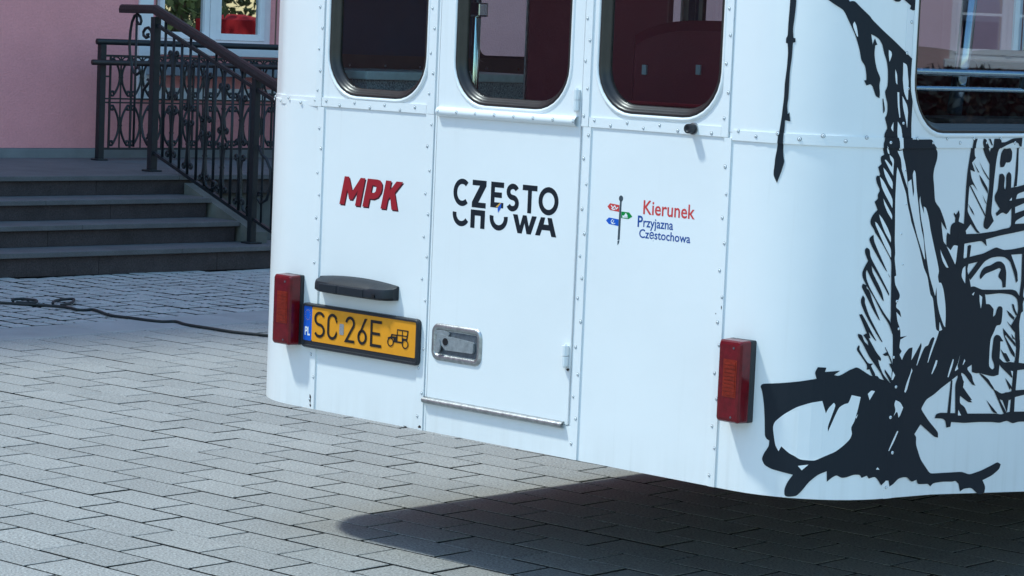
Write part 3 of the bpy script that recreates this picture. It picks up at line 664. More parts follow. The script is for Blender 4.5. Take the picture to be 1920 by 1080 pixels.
# ink artwork on the corner and side
ART=[
(0,0,"13033,17410 13026,17021 13012,16671 13011,16320 12972,16272 12971,16143 13021,16126 13047,15893 13035,15502 12997,15071 13001,14758 12977,14443 12961,14207 12924,13892 12903,13734 12881,13379 12839,13140 12835,13009 12808,12685 12924,12483 13026,12783 13100,13052 13072,13154 13049,13349 13047,13624 13053,13820 13060,14134 13201,14110 13168,14343 13121,14294 13096,14528 13118,14724 13120,15076 13121,15428 13153,15741 13163,16151 13231,16173 13226,16270 13168,16280 13143,16520 13175,16832 13193,17105 13196,17415"),
(0,0,"13888,17378 14030,17292 14196,17184 14409,17067 14483,16967 14613,16720 14769,16428 14909,16043 14968,15769 15082,15636 15127,15407 15135,15269 15074,15255 15143,15126 15251,15169 15317,15114 15420,14863 15460,14841 15532,14809 15537,14936 15506,15143 15533,15329 15418,15533 15355,15738 15316,15967 15329,16175 15385,16193 15310,16354 15273,16265 15253,16188 15217,16377 15200,16457 15327,16405 15432,16340 15531,16205 15597,15977 15689,15773 15737,15567 15755,15290 15750,15128 15686,14987 15688,14964 15723,14826 15778,14689 15792,14480 15772,14364 15722,14305 15764,14201 15821,14029 15779,13970 15739,13876 15733,13713 15707,13620 15721,13481 15765,13342 15669,13294 15667,13201 15700,13097 15607,13013 15630,12944 15677,12829 15653,12782 15587,12792 15556,12733 15591,12594 15704,12410 15636,12292 15651,12188 15559,12105 15656,11896 15520,11754 15464,11613 15475,11520 15583,11382 15628,11289 15878,10986 16182,10563 16204,10257 16257,9314 16273,9101 16270,8936 16375,8578 16420,7984 16413,7652 16417,7391 16376,7298 16153,7389 16003,7429 15941,7502 15856,7515 15747,7505 15608,7577 15366,7720 15289,7738 15215,7707 15118,7670 14837,7500 14693,7520 14853,7642 14453,7596 14485,7710 14261,7714 14189,7570 14244,7408 13817,7312 13301,7226 12810,7166 12753,7093 12811,6967 12880,6642 12923,6219 12951,5795 13001,5715 13082,5675 13076,5523 12961,5344 12895,5170 12979,5013 13181,4925 13569,4857 13760,4825 13629,4624 13554,4428 13563,4262 13650,4222 13883,4264 14015,4415 14189,4663 14412,4863 14642,4967 14657,4683 14793,4805 14910,4869 15046,4794 15183,4809 15381,4880 15563,4877 15621,4790 15780,4848 15841,4765 16037,4814 16164,4689 16264,4563 16414,4674 16399,4683 16516,4675 16567,4511 16709,4567 16905,4697 17124,4717 17327,4698 17521,4546 17750,4592 17821,4464 18050,4442 18278,4434 18401,4347 18531,4424 18968,4424 19437,4380 19576,4395 19726,4298 19728,4316 19824,4071 19997,4133 20358,4125 20600,3971 20791,3884 21014,3931 21044,4087 20886,4286 21335,4377 21688,4531 21739,4659 21574,4738 21304,4671 20766,4561 20229,4505 19859,4617 19411,4642 18353,4702 17880,5129 17624,5560 17621,5764 17528,5848 17786,6097 18473,5695 18633,5666 18618,5812 18122,6184 17791,6489 17786,6541 17980,6756 18315,6862 18669,7031 19068,7187 19389,7325 19550,7393 19770,7301 19996,7163 20137,7031 20271,6967 20127,7130 20069,7282 19840,7444 19834,7505 20038,7579 20060,7368 20278,7317 20405,7322 20713,7253 21109,7177 21367,7211 21381,7484 21595,7533 21364,7647 21368,7945 21355,8145 21509,8137 21293,8322 21117,8344 21017,8263 20966,7720 21118,7513 21137,7412 21046,7368 20862,7479 20853,7975 20868,8246 21021,8436 21112,8605 21307,8607 21363,8691 21381,9063 21295,9129 21164,9135 21086,9052 21037,8906 20925,8854 20934,9059 20910,9085 20724,9217 20551,9224 20480,9498 20296,9628 19902,9742 19778,9710 19693,9921 19565,10145 19536,10437 19360,10516 19360,10928 19417,11192 19264,11462 19059,11431 19004,11564 19052,11708 18997,11841 18864,11724 18775,11786 18759,11738 18851,11640 18843,11520 18722,11487 18648,11404 18648,11188 18519,11251 18486,11168 18504,10904 18350,11009 18249,11366 18202,11554 18405,11362 18483,11324 18391,11506 18246,11725 18104,11918 17864,12089 17783,12494 17715,12780 17737,12969 17853,13229 17855,13419 17742,13537 17589,13656 17519,13755 16661,13754 16625,14100 16622,14427 16628,14893 16630,15359 16646,15592 16618,15801 16189,16090 15915,16289 15548,16552 15228,16815 15136,16926 14871,17144 14722,17286 14651,17295 14582,17273 14506,17403"),
(1,1,"14732,16766 14792,16659 14823,16522 14847,16381 14819,16384 14712,16609 14695,16700"),
(1,1,"15729,16070 15807,16031 15833,15939 15770,15764 15732,15936"),
(1,1,"15964,15562 16017,15413 16047,15182 16001,15228 15969,15412"),
(1,1,"15963,15574 16030,15437 16053,15183 16014,15251 15967,15435"),
(1,1,"16067,14979 16126,14980 16158,14651 16212,14327 16182,14315 16108,14604"),
(1,1,"16241,14886 16421,14657 16474,14471 16468,14051 16401,14284 16284,14584"),
(1,1,"15995,14195 16003,13951 15957,13997 15925,14054"),
(1,1,"16136,14214 16261,14072 16307,13863 16327,13723 16351,13490 16234,13477 16210,13722 16141,13861"),
(1,1,"16185,13453 16231,13442 16353,13467 16397,13304 16476,13117 16569,12790 16624,12461 16493,12696 16358,12976 16353,13046 16306,13256 16204,13395"),
(1,1,"15818,13576 15910,13449 15924,13357 15873,13379"),
(1,1,"15931,13345 16082,13231 16077,12974 16083,12799 15942,12973 15788,13203 15828,13215 16030,13020 16037,13125 15953,13229"),
(1,1,"15760,13005 15892,12879 16086,12624 16082,12442 15970,12553 15814,12808"),
(1,1,"15667,12770 15797,12644 16113,12169 16114,11947 15846,12319 15738,12504"),
(1,1,"15812,12197 15859,12120 16127,11759 16120,11642 15962,11829 15850,12038"),
(1,1,"15602,11580 15665,11546 15858,11291 16145,10868 16162,10633 15938,10939 15629,11476"),
(1,1,"16448,7615 16540,7504 16467,7377 16417,7391"),
(1,1,"18387,8839 18533,8615 18392,8586"),
(1,1,"14424,6827 14535,6501 14598,6645 14733,6790 14784,6721 14602,6149 14618,6017 14797,6485 14882,6676 15023,6764 15130,6784 15206,7002 15463,6950 15405,6634 15323,6303 15232,6137 15276,5971 15224,5829 15084,5686 14852,5493 14573,5367 14322,5239 14205,5233 13925,5240 13780,5324 13636,5384 13414,5555 13349,5417 13254,5564 13209,5773 13160,6053 13211,6200 13440,6410 13759,6624 14125,6765"),
(1,1,"13878,5070 14155,5121 13986,4959"),
(1,1,"15771,7126 15883,7100 15733,6867 15669,7033"),
(1,1,"16053,5004 16108,5059 16173,4989"),
(1,1,"15413,6492 15369,6373 15351,6421"),
(1,1,"16619,6831 16803,6767 16945,6612 16835,6407 16766,6353 16725,6494 16665,6511 16570,6402 16642,6552 16570,6728"),
(1,1,"16748,6001 16790,5979 16652,5729 16473,5470 16453,5489 16574,5734"),
(1,1,"17224,7651 17271,7581 17201,7466 17077,7091 17005,7005 16954,7040 17023,7238 17194,7538"),
(1,1,"18325,7805 18397,7788 18360,7657 18178,7427 18148,7441 18239,7641"),
(1,1,"19113,7786 19156,7767 19112,7587 18954,7292 18911,7307 18991,7546"),
(1,1,"19439,7872 19394,7691 19341,7597 19393,7496 19251,7444 19246,7493 19375,7668"),
(1,1,"19661,7754 19709,7697 19614,7592 19592,7606"),
(1,1,"18235,10804 18307,10694 18491,10496 18655,10298 18551,10302 18370,10476 18268,10671"),
(1,1,"18842,10906 19032,10877 18991,10455 18958,10372 18514,10880 18711,10766"),
(1,1,"19340,10923 19489,10900 19481,10560 19337,10541"),
(1,1,"19443,10319 19473,10148 19484,9832 19283,10034 19324,10250"),
(1,1,"19839,9525 19960,9588 19907,9485"),
(1,1,"20203,9497 20338,9430 20336,9234 20306,9112 20222,9313"),
(1,2,"16158,13907 16304,13909 16357,13490 16234,13482 16220,13675 16156,13814"),
(1,1,"16207,15759 16347,15701 16401,15400 16433,15238 16442,14792 16403,14796 16285,14991 16222,15303 16221,15488"),
(1,1,"16207,13022 16305,12859 16399,12649 16574,12321 16648,12038 16805,11683 16832,11589 17086,11181 17278,10844 17531,10313 17714,10092 17883,9607 18015,9506 18142,9044 18244,8630 18384,8579 18291,8362 18168,8152 17962,7749 17940,7767 18018,8016 18205,8403 18119,8448 18011,8377 17928,8225 17776,8203 17668,8060 17467,7712 17439,7719 17632,8230 17591,8316 17384,8076 17195,7868 17218,8210 17051,8203 16868,8059 16777,7902 16668,8045 16749,8136 16641,8236 16669,8449 16939,8538 16663,8520 16647,8710 16508,8952 16457,9191 16654,9042 16588,9222 16441,9304 16434,9404 16558,9589 16534,9685 16352,9925 16321,10138 16376,10160 16357,10278 16286,10609 16300,10750 16257,11079 16244,11384 16195,12181 16193,12508 16188,12859"),
(1,1,"16623,12637 16744,12702 16860,12236 16892,12388 16784,12836 16840,12948 16912,12870 16978,12505 17162,11841 17213,11651 17333,11317 17432,11125 17559,10562 17527,10563 17312,10915 17146,11180 16913,11658 16711,12132 16630,12461"),
(1,1,"17147,12125 17174,12255 17208,12077 17389,11778 17358,11975 17475,11930 17624,11642 17721,11355 17917,10921 18123,10484 18231,10217 18184,10075 18254,9904 18364,9904 18487,9702 18606,9336 18658,9019 18663,8676 18583,8733 18366,9057 18224,9377 18151,9788 18113,9550 17793,10113 17654,10500 17511,10933 17414,11315 17269,11650"),
(1,1,"15712,11776 15834,11653 16005,11408 16055,11314 16124,11174 16127,11038 15912,11314 15753,11640"),
(0,0,"15578,11241 15601,11078 15723,10845 16070,10258 16009,10306 15735,10658 15545,10937 15465,11100 15478,11170"),
(0,0,"16087,10235 16185,10097 16137,10140"),
(0,0,"15405,10900 15492,10855 15523,10656 15818,10213 16169,9693 16168,9622 15826,10095 15576,10423 15465,10539 15363,10748 15352,10853"),
(0,0,"15347,9952 15465,9906 15456,9836 15551,9766 15662,9485 15817,9179 15928,8966 15878,9002 15705,9226 15512,9555 15315,9858"),
(0,0,"15370,9647 15435,9554 15428,9460 15564,9132 15757,8826 16047,8398 16000,8410 15661,8850 15459,9155 15329,9412 15314,9530"),
(0,0,"16135,8273 16202,8181 16322,8012 16395,7890 16449,7603 16377,7701 16305,7823 16384,7820 16258,8037 16138,8029 16075,8078 16205,8134 16128,8254"),
(0,0,"16169,7673 16468,7365 16392,7297 16235,7517 16168,7602"),
(0,0,"15335,8327 15358,8285 15349,8214 15476,8026 15632,7837 15780,7835 15716,7777 15868,7550 15858,7491 15774,7505 15681,7683 15596,7677 15608,7790 15397,8050 15274,8202 15294,8284"),
(0,2,"15476,10574 15576,10423 15600,10259 15871,9837 15952,9672 16008,9483 15953,9526 15703,9884 15440,10316 15413,10257 15442,10070 15531,9883 15782,9508 16060,9141 16280,8924 16375,8578 16229,8866 15973,9154 15696,9579 15466,9883 15325,10115 15312,10256 15383,10421"),
(0,2,"15290,9135 15370,9150 15496,8968 15672,8685 15843,8436 15795,8453 15593,8674 15656,8509 15603,8509 15691,8379 15872,8117 16024,7973 16015,7902 15926,7939 15979,7785 16112,7544 16393,7285 16154,7377 16021,7594 15852,7787 15661,8002 15429,8379 15292,8543 15287,8625 15402,8603 15477,8427 15601,8320 15582,8426 15441,8591 15517,8634 15542,8638"),
(0,3,"19447,13774 19615,13774 19548,13605 19578,13316 19647,13255 19472,13124 19644,12876 19416,12931 19495,12689 19825,12347 19573,12544 19411,12485 19396,12015 19397,11797 19890,11302 20048,11200 19900,11204 19579,11455 19347,11267 19424,11120 19048,11129 18986,11541 19264,11462 19269,11824 19266,12475 19287,12884 19393,13485"),
(0,0,"19532,13147 19857,12855 19794,12856"),
(0,0,"19803,13170 20016,12950 20366,12656 20324,12644 20045,12877"),
(0,0,"19850,12794 19978,12708 20306,12413 20321,12267 19993,12563"),
(0,0,"19431,12497 19494,12496 20251,11708 20259,11634 19878,12031"),
(0,0,"20045,12259 20309,11975 20218,12025"),
(0,0,"19396,12015 19647,11817 19745,11681 19610,11769"),
(0,0,"19910,13774 20038,13761 20285,13434 20374,13191 20345,13057 20085,13313 19880,13653"),
(0,0,"20143,13774 20249,13774 20362,13592 20311,13592"),
(0,0,"21612,13528 21691,13528 21724,12887 21704,12468 21554,12433 21592,12691 21605,13184"),
(0,0,"20963,13505 21094,13492 21286,13516 21385,13406 21384,13209 21307,13124 21178,13112 21111,13125 21017,12991 20845,12993 20810,13115 20847,13383"),
(0,0,"19028,10913 19339,10928 19338,10529 18996,10407"),
(0,0,"19494,10851 19574,10885 19668,10870 19629,10556 19492,10536"),
(0,0,"20177,9951 20161,10025 20240,10169 20401,10262 20655,10290 20946,10390 21163,10383 21348,10278 21448,10077 21457,9655 21306,9649 21264,9836 21079,9942 21072,10016 21178,10161 21095,10208 20842,10148 20421,10065 20222,9925"),
(0,2,"20822,12797 20971,12820 21098,12721 21074,12452 21136,12365 21183,12450 21149,12770 21269,12862 21407,12792 21425,12422 21728,12443 22161,12507 22181,12326 21750,12245 21700,12098 22201,12139 22216,12003 21680,11876 21698,11703 22238,11804 22254,11654 21743,11492 21711,11381 21538,11360 21536,11583 21507,11855 21287,11674 21083,11752 20814,11647 20750,11722 20944,11841 20684,12066 20647,12213 20782,12358"),
(1,4,"21376,12066 21489,12151 21485,12065"),
(0,2,"20420,13774 20741,13774 20773,13676 20945,13676 21323,13786 21780,13798 21762,13557 21674,13557 21599,13651 21420,13688 21081,13615 20706,13493 20631,13189 20580,12653 20527,11726 20677,11515 20402,11277 20212,11343 20191,11465 20256,11659 20287,11975 20365,12461 20317,13118 20285,13434 20400,13555"),
(0,4,"19004,11155 19418,11188 19966,11183 20729,11227 21155,11283 21478,11312 21555,11409 22280,11412 22301,11223 21690,11164 21001,11102 20344,11017 20406,10829 20156,10983 19339,10928 19030,10889"),
(0,4,"18991,10455 19525,10547 20277,10633 20568,10710 20861,10787 21038,10745 21260,10696 21652,10702 22350,10763 22372,10563 21624,10554 21984,10057 22033,9806 21950,9760 21863,9962 21600,10369 21324,10501 20975,10525 20633,10499 20343,10410 19989,10129 19715,9920 19575,10047 19634,10094 20024,10409 19585,10363 19491,10050 19440,10343 19298,10300 19094,10258"),
(0,3,"19735,9724 19901,9747 20295,9633 20986,9600 21772,9580 21997,9529 22155,9377 22211,9800 22173,10561 22306,10557 22394,9742 22333,9370 22421,9291 22345,9169 22392,8941 22286,8896 22229,8598 22342,7965 22327,7489 22711,7435 22728,7283 22283,7278 22254,6713 22791,6697 22803,6587 22229,6539 22017,6453 21486,6491 21191,6811 21601,6645 21771,6696 22038,6665 22088,6825 22108,7251 22001,7433 22143,7550 22172,7900 22073,8206 22051,8407 21836,8568 22113,8854 22148,9028 22065,9306 21788,9430 21521,9466 21169,9498 20524,9484 20349,9528 20301,9579"),
(0,2,"21816,9168 21904,9164 21986,9010 22112,8867 22050,8832 21876,9015"),
(0,2,"21570,9005 21707,8948 21988,8785 21952,8712 21719,8836"),
(0,2,"21602,8705 22048,8432 22034,8358 21794,8545"),
(0,2,"21439,8514 22111,8054 22122,7953 21600,8306 21559,8283 22121,7752 22110,7652 21921,7764 21515,8286"),
(0,2,"21883,8329 22091,8155 21942,8188"),
(0,2,"21362,7672 21595,7533 21901,7540 22148,7500 22198,7245 22038,7080 21709,7276 21383,7471"),
(0,2,"21368,7945 21567,7797 21676,7803 21899,7565 21726,7538 21579,7684"),
(0,2,"21706,7101 21778,7047 22065,6827 22076,6726 21880,6915"),
(0,2,"20405,7322 20628,7246 20901,7104 21169,6812 21104,6817 20776,7063"),
(0,2,"19389,7325 19549,7401 19563,7265 19704,7121 19654,6989 20140,6587 19990,6597 19743,6738 19520,6778 19522,6630 19374,6641 19311,7061 19406,7153"),
(0,2,"19085,7203 19156,7199 19143,6261 19002,6271"),
(0,2,"19425,7325 19586,7315 19702,7049 19628,6898 20158,6523 19977,6536 19555,6748 19558,6541 19810,6418 19965,6220 19382,6263 19300,7076"),
(0,2,"20835,6543 21429,6116 21194,6159"),
(0,2,"20392,7316 21065,6958 21895,6081 21758,6065 21174,6793"),
(0,2,"21694,7101 22003,6816 21965,6739"),
(0,2,"22090,7314 22231,7305 22252,6054 22036,6070"),
(0,2,"21266,6786 21556,6661 22108,6702 22767,6695 22781,6560 22314,6529 21946,6475 21892,6108 21619,6498"),
(0,2,"19670,7362 20264,6985 20108,7011"),
(0,2,"15716,17432 16077,17448 15985,17329 15845,17328"),
(0,2,"16034,17446 16609,17470 16644,17043 16501,17142 16454,17117 16330,17158 16364,17241"),
(0,2,"15618,14800 15645,14801 15706,14548 15705,14478 15669,14415"),
(0,4,"18422,6212 18472,6321 18670,6347 19336,6282 19919,6228 21336,6123 21618,6075 21983,6127 22834,6069 22865,5783 22485,5807 22207,5775 21916,5883 21550,5842 21176,5897 20533,5947 19811,5976 19200,6050 19177,5922 18994,5911 18940,6095 18819,6172"),
(1,5,"21950,7286 22063,7266 22058,7104"),
(1,5,"19505,6363 19655,6196 19502,6208"),
]

def soften(p):
    out = []; n = len(p)
    for i in range(n):
        a, q, c = p[i - 1], p[i], p[(i + 1) % n]
        v1 = (q[0] - a[0], q[1] - a[1]); v2 = (c[0] - q[0], c[1] - q[1]); l1, l2 = math.hypot(*v1), math.hypot(*v2)
        cs_ = (v1[0] * v2[0] + v1[1] * v2[1]) / (l1 * l2 + 1e-12)
        if cs_ > 0.45:
            k = min(0.3, 0.01 / (l1 + 1e-9)); k2 = min(0.3, 0.01 / (l2 + 1e-9))
            A = (q[0] - v1[0] * k, q[1] - v1[1] * k); B_ = (q[0] + v2[0] * k2, q[1] + v2[1] * k2)
            out += [A, ((A[0] + 2 * q[0] + B_[0]) / 4, (A[1] + 2 * q[1] + B_[1]) / 4), B_]
        else: out.append(q)
    return out
def belt_lift(u, z): return 0.004 if 1.3515 <= z <= 1.3795 else 0.0
cuts = [(U1 + (UA - U1) * i / 16, 0) for i in range(17)] + [(z, 1) for z in (1.3513, 1.3517, 1.3793, 1.3797)]
b = MB()
for col, lv, s_ in ART:
    pts = [(float(q.split(',')[0]) / 1e4, float(q.split(',')[1]) / 1e4) for q in s_.split()]
    cl_ = [pts[0]]
    for q in pts[1:]:
        if abs(q[0] - cl_[-1][0]) + abs(q[1] - cl_[-1][1]) > 2e-4: cl_.append(q)
    cl_ = soften(cl_)
    v, t = fill2d([cl_]); us = [q[0] for q in v]; zs = [q[1] for q in v]
    cc = [c for c in cuts if (min(us) < c[0] < max(us) if c[1] == 0 else min(zs) < c[0] < max(zs))]
    v, t = cut2d(v, t, cc)
    b.add([P(a, c, 0.0013 + 0.00012 * lv + 0.00001 * (len(b.f) % 9) + belt_lift(a, c)) for a, c in v], t, col)
ink = b.build('tree_artwork', [M_ink, M_vwhite], bus, fix=False); ink['label'] = 'bold black ink drawing of a gnarled tree and window frame'
# paint chips and grime marks
b = MB(); put = DEC(0.0054)
for cx, cz, rx, rz, k in ((-0.492, 0.452, 0.006, 0.016, 1), (-0.490, 0.432, 0.004, 0.006, 2), (0.002, 0.430, 0.008, 0.006, 3), (-0.06, 0.4225, 0.010, 0.0018, 4), (0.593, 0.672, 0.006, 0.005, 5), (1.140, 0.905, 0.002, 0.006, 6), (1.1215, 0.887, 0.0025, 0.0025, 7)):
    rn = random.Random(k); poly_mesh(b, [[(cx + rx * rn.uniform(0.5, 1.1) * math.cos(2 * math.pi * i / 9), cz + rz * rn.uniform(0.5, 1.1) * math.sin(2 * math.pi * i / 9)) for i in range(9)]], put)
b.build('paint_chips', M_rust, bus, fix=False)
# interior seen through the glass
def cushion(name, x0, x1, y0, y1, z0, z1, arch, m, parent, ch=0.03):
    b = MB(); lp = []; n = 14
    for (ix, y) in ((ch, y0), (0.0, y0 + ch), (0.0, y1 - ch), (ch, y1)):
        l = [(x0 + ix, y, z0), (x1 - ix, y, z0)]
        for i in range(n + 1):
            t = i / n; xx = x1 - ix + (x0 - x1 + 2 * ix) * t; l.append((xx, y, z1 - ix - arch * abs(2 * t - 1) ** 3.5))
        lp.append(l)
    b.loops(lp, True, True, True); return smooth(b.build(name, m, parent))
s1 = cushion('seat_back', 0.40, 1.10, 0.40, 0.50, 0.8, 1.668, 0.05, M_maroon, bus)
for xx, zz in ((0.473, 1.519), (0.679, 1.527)):
    b = MB(); b.box(xx - 0.008, xx + 0.008, 0.394, 0.4005, zz - 0.015, zz + 0.013); b.build('seat_tab', M_ledge, s1)
b = MB(); b.box(-0.11, 0.46, 0.505, 0.53, 0.8, 2.05, ch=0.004); pt = b.build('partition', M_maroon, bus)
b = MB(); b.box(-0.117, -0.1105, 0.50, 0.535, 0.8, 2.05); b.build('partition_edge', M_metal, pt)
b = MB(); b.tube([(0.3, 0.33, 1.421), (1.2, 0.33, 1.427)], 0.006, 8); b.build('red_piping', M_red, s1)
b = MB(); b.box(-0.85, -0.5, 0.19, 0.985, 0.79, 1.443); cb = b.build('cabinet', M_speck, bus)
b = MB(); b.box(-0.86, -0.488, 0.18, 0.992, 1.4435, 1.4705, ch=0.004); b.build('cabinet_edge', M_alu, cb)
b = MB(); b.box(-0.502, -0.484, 0.986, 1.004, 0.79, 1.475, ch=0.003); b.build('cabinet_post', M_dmetal, cb)
b = MB(); b.box(-0.893, -0.880, 0.36, 2.4, 1.44, 1.515); tr_ = b.build('wall_trim', M_brown, bus)
b = MB()
for k in range(8): b.tube([(-0.881, 0.46 + 0.16 * k, 1.480), (-0.877, 0.46 + 0.16 * k, 1.480)], 0.005, 8)
o = b.build('trim_screws', M_chrome, tr_); tag(o, kind='stuff')
b = MB(); b.tube([(-0.433, 0.60, 0.78), (-0.433, 0.60, 2.12)], 0.014, 12); po = b.build('grab_pole', M_chrome, bus, smooth=True)
b = MB(); b.box(-0.462, -0.404, 0.578, 0.622, 1.655, 1.700, ch=0.005); b.build('pole_clamp', M_chrome, po)
for zz, nm in ((1.553, 0.011), (1.508, 0.008)):
    b = MB(); b.tube([(1.44, 0.36, zz), (1.44, 3.2, zz)], nm, 8); b.build('window_rail', M_chrome, bus, smooth=True)
b = MB(); b.tube([(1.41, 0.70, 2.1), (1.41, 0.655, 1.60), (1.41, 0.625, 1.44)], 0.021, 12); b.build('slanted_pole', M_chrome, bus, smooth=True)
b = MB(); b.tube([(1.44, 0.93, 1.552), (1.44, 0.905, 1.545), (1.44, 0.90, 1.515), (1.44, 0.915, 1.508)], 0.008, 8); b.build('rail_bracket', M_plastic, bus)
b = MB(); b.box(1.30, 1.485, 0.5, 3.2, 1.405, 1.43); b.build('window_ledge', M_brown, bus)
for row in range(3):
    for x0 in (-0.8, 0.55):
        y = 1.9 + 0.85 * row
        sb = cushion('seat_back', x0, x0 + 0.85, y, y + 0.1, 1.1, 1.62, 0.08, M_maroon, bus)
        b = MB(); b.box(x0, x0 + 0.85, y + 0.1, y + 0.5, 1.08, 1.2, ch=0.03); b.build('seat_cushion', M_maroon, sb)
        b = MB(); b.box(x0 + 0.05, x0 + 0.8, y + 0.15, y + 0.4, 0.78, 1.08); b.build('seat_base', M_plastic, sb)
# ------------------------------------------------------------------ pink building
bld = empty('pink_building', (0, 0, 0), TB); tag(bld, 'pink rendered building with white windows behind the stone stairs', 'building')
WV = 16.6
wins = [(4.9, 6.01), (8.0, 9.11), (11.55, 12.66), (18.6, 19.71), (22.2, 23.31), (25.8, 26.91)]
ZW0, ZW1 = 1.395, 3.3
us = sorted({-60.0, 45.0} | {q for w in wins for q in w}); zs = [0.615, ZW0, ZW1, 14.0]
b = MB()
for i in range(len(us) - 1):
    for j in range(3):
        if j == 1 and any(abs(us[i] - w[0]) < 1e-6 for w in wins): continue
        b.add([(us[i], WV, zs[j]), (us[i + 1], WV, zs[j]), (us[i + 1], WV, zs[j + 1]), (us[i], WV, zs[j + 1])], [(0, 1, 2, 3)])
for a, c in wins:
    D = WV + 0.14
    b.add([(a, WV, ZW0), (a, WV, ZW1), (a, D, ZW1), (a, D, ZW0)], [(0, 1, 2, 3)]); b.add([(c, WV, ZW0), (c, WV, ZW1), (c, D, ZW1), (c, D, ZW0)], [(3, 2, 1, 0)])
    b.add([(a, WV, ZW1), (c, WV, ZW1), (c, D, ZW1), (a, D, ZW1)], [(0, 1, 2, 3)]); b.add([(a, WV, ZW0), (c, WV, ZW0), (c, D, ZW0), (a, D, ZW0)], [(0, 1, 2, 3)])
b.add([(-60, WV, 0.615), (-60, WV + 10, 0.615), (-60, WV + 10, 14.0), (-60, WV, 14.0)], [(0, 1, 2, 3)]); b.add([(45, WV, 0.615), (45, WV + 10, 0.615), (45, WV + 10, 14.0), (45, WV, 14.0)], [(3, 2, 1, 0)])
b.add([(-60, WV + 10, 0.6), (45, WV + 10, 0.6), (45, WV + 10, 14.0), (-60, WV + 10, 14.0)], [(0, 1, 2, 3)])
b.build('wall', M_pink, bld, fix=False)
b = MB(); b.box(-60.1, 45.1, WV - 0.25, WV + 10.2, 14.001, 14.2); b.build('cornice', M_frame, bld)
b = MB(); b.loops([[(-60.1, WV - 0.2, 14.2), (45.1, WV - 0.2, 14.2), (45.1, WV + 10.2, 14.2), (-60.1, WV + 10.2, 14.2)], [(-58, WV + 5, 16.5), (43, WV + 5, 16.5), (43, WV + 5.1, 16.5), (-58, WV + 5.1, 16.5)]], True, False, True); b.build('roof', M_roof, bld)
b = MB(); b.box(-60.02, 45.02, WV - 0.03, WV + 0.3, 0.0, 0.612, ch=0.004); b.build('plinth', M_plinth, bld)
def casement(x0, x1, z0, z1, par, y, gm, split=None):
    """white two-leaf window in an opening; y is the outer plane"""
    f = 0.055
    b = MB(); b.box(x0, x0 + f, y + 0.06, y + 0.13, z0, z1); b.box(x1 - f, x1, y + 0.06, y + 0.13, z0, z1); b.box(x0 + f, x1 - f, y + 0.06, y + 0.13, z1 - f, z1); b.box(x0 + f, x1 - f, y + 0.06, y + 0.13, z0, z0 + 0.045)
    wd = b.build('window', M_frame, par); xm = (x0 + x1) / 2 if split is None else split
    b = MB(); b.box(xm - 0.028, xm + 0.028, y + 0.045, y + 0.12, z0 + 0.046, z1 - f - 0.001); b.build('mullion', M_frame, wd)
    for a, c in ((x0 + f + 0.001, xm - 0.029), (xm + 0.029, x1 - f - 0.001)):
        s = 0.05; b = MB()
        zz0, zz1 = z0 + 0.047, z1 - f - 0.002
        b.box(a, a + s, y + 0.05, y + 0.1, zz0, zz1, ch=0.006); b.box(c - s, c, y + 0.05, y + 0.1, zz0, zz1, ch=0.006); b.box(a + s, c - s, y + 0.052, y + 0.098, zz1 - s, zz1); b.box(a + s, c - s, y + 0.052, y + 0.098, zz0, zz0 + s)
        b.build('sash', M_frame, wd)
        b = MB(); b.add([(a + s, y + 0.08, zz0 + s), (c - s, y + 0.08, zz0 + s), (c - s, y + 0.08, zz1 - s), (a + s, y + 0.08, zz1 - s)], [(0, 1, 2, 3)]); b.build('pane', gm, wd, fix=False)
        zb = zz0 + s + 0.62 * (zz1 - zz0 - 2 * s)
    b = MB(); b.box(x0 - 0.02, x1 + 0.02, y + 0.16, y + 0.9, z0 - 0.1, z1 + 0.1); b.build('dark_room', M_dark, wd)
    b = MB(); b.box(x0 - 0.05, x1 + 0.05, y - 0.07, y + 0.059, z0 - 0.075, z0 - 0.002, ch=0.006); b.build('sill', M_frame, wd)
    return wd
for a, c in wins:
    wd = casement(a, c, ZW0, ZW1, bld, WV, M_bglass)
    b = MB(); b.box(a - 0.012, a - 0.001, WV - 0.006, WV + 0.1, ZW0, ZW1); b.box(c + 0.001, c + 0.012, WV - 0.006, WV + 0.1, ZW0, ZW1); b.build('jamb', M_jamb, wd)
    b = MB(); b.box(a - 0.1, c + 0.1, WV - 0.11, WV - 0.001, 1.165, 1.232, ch=0.006); b.build('ledge', M_ledge, wd)
    b = MB(); b.box(a - 0.17, a - 0.05, WV - 0.025, WV - 0.001, 1.072, 3.45); b.box(c + 0.05, c + 0.17, WV - 0.025, WV - 0.001, 1.072, 3.45); b.box(a - 0.17, c + 0.17, WV - 0.026, WV - 0.001, 0.98, 1.071); b.box(a - 0.049, c + 0.049, WV - 0.025, WV - 0.001, 3.34, 3.45); b.build('surround', M_frame, wd)
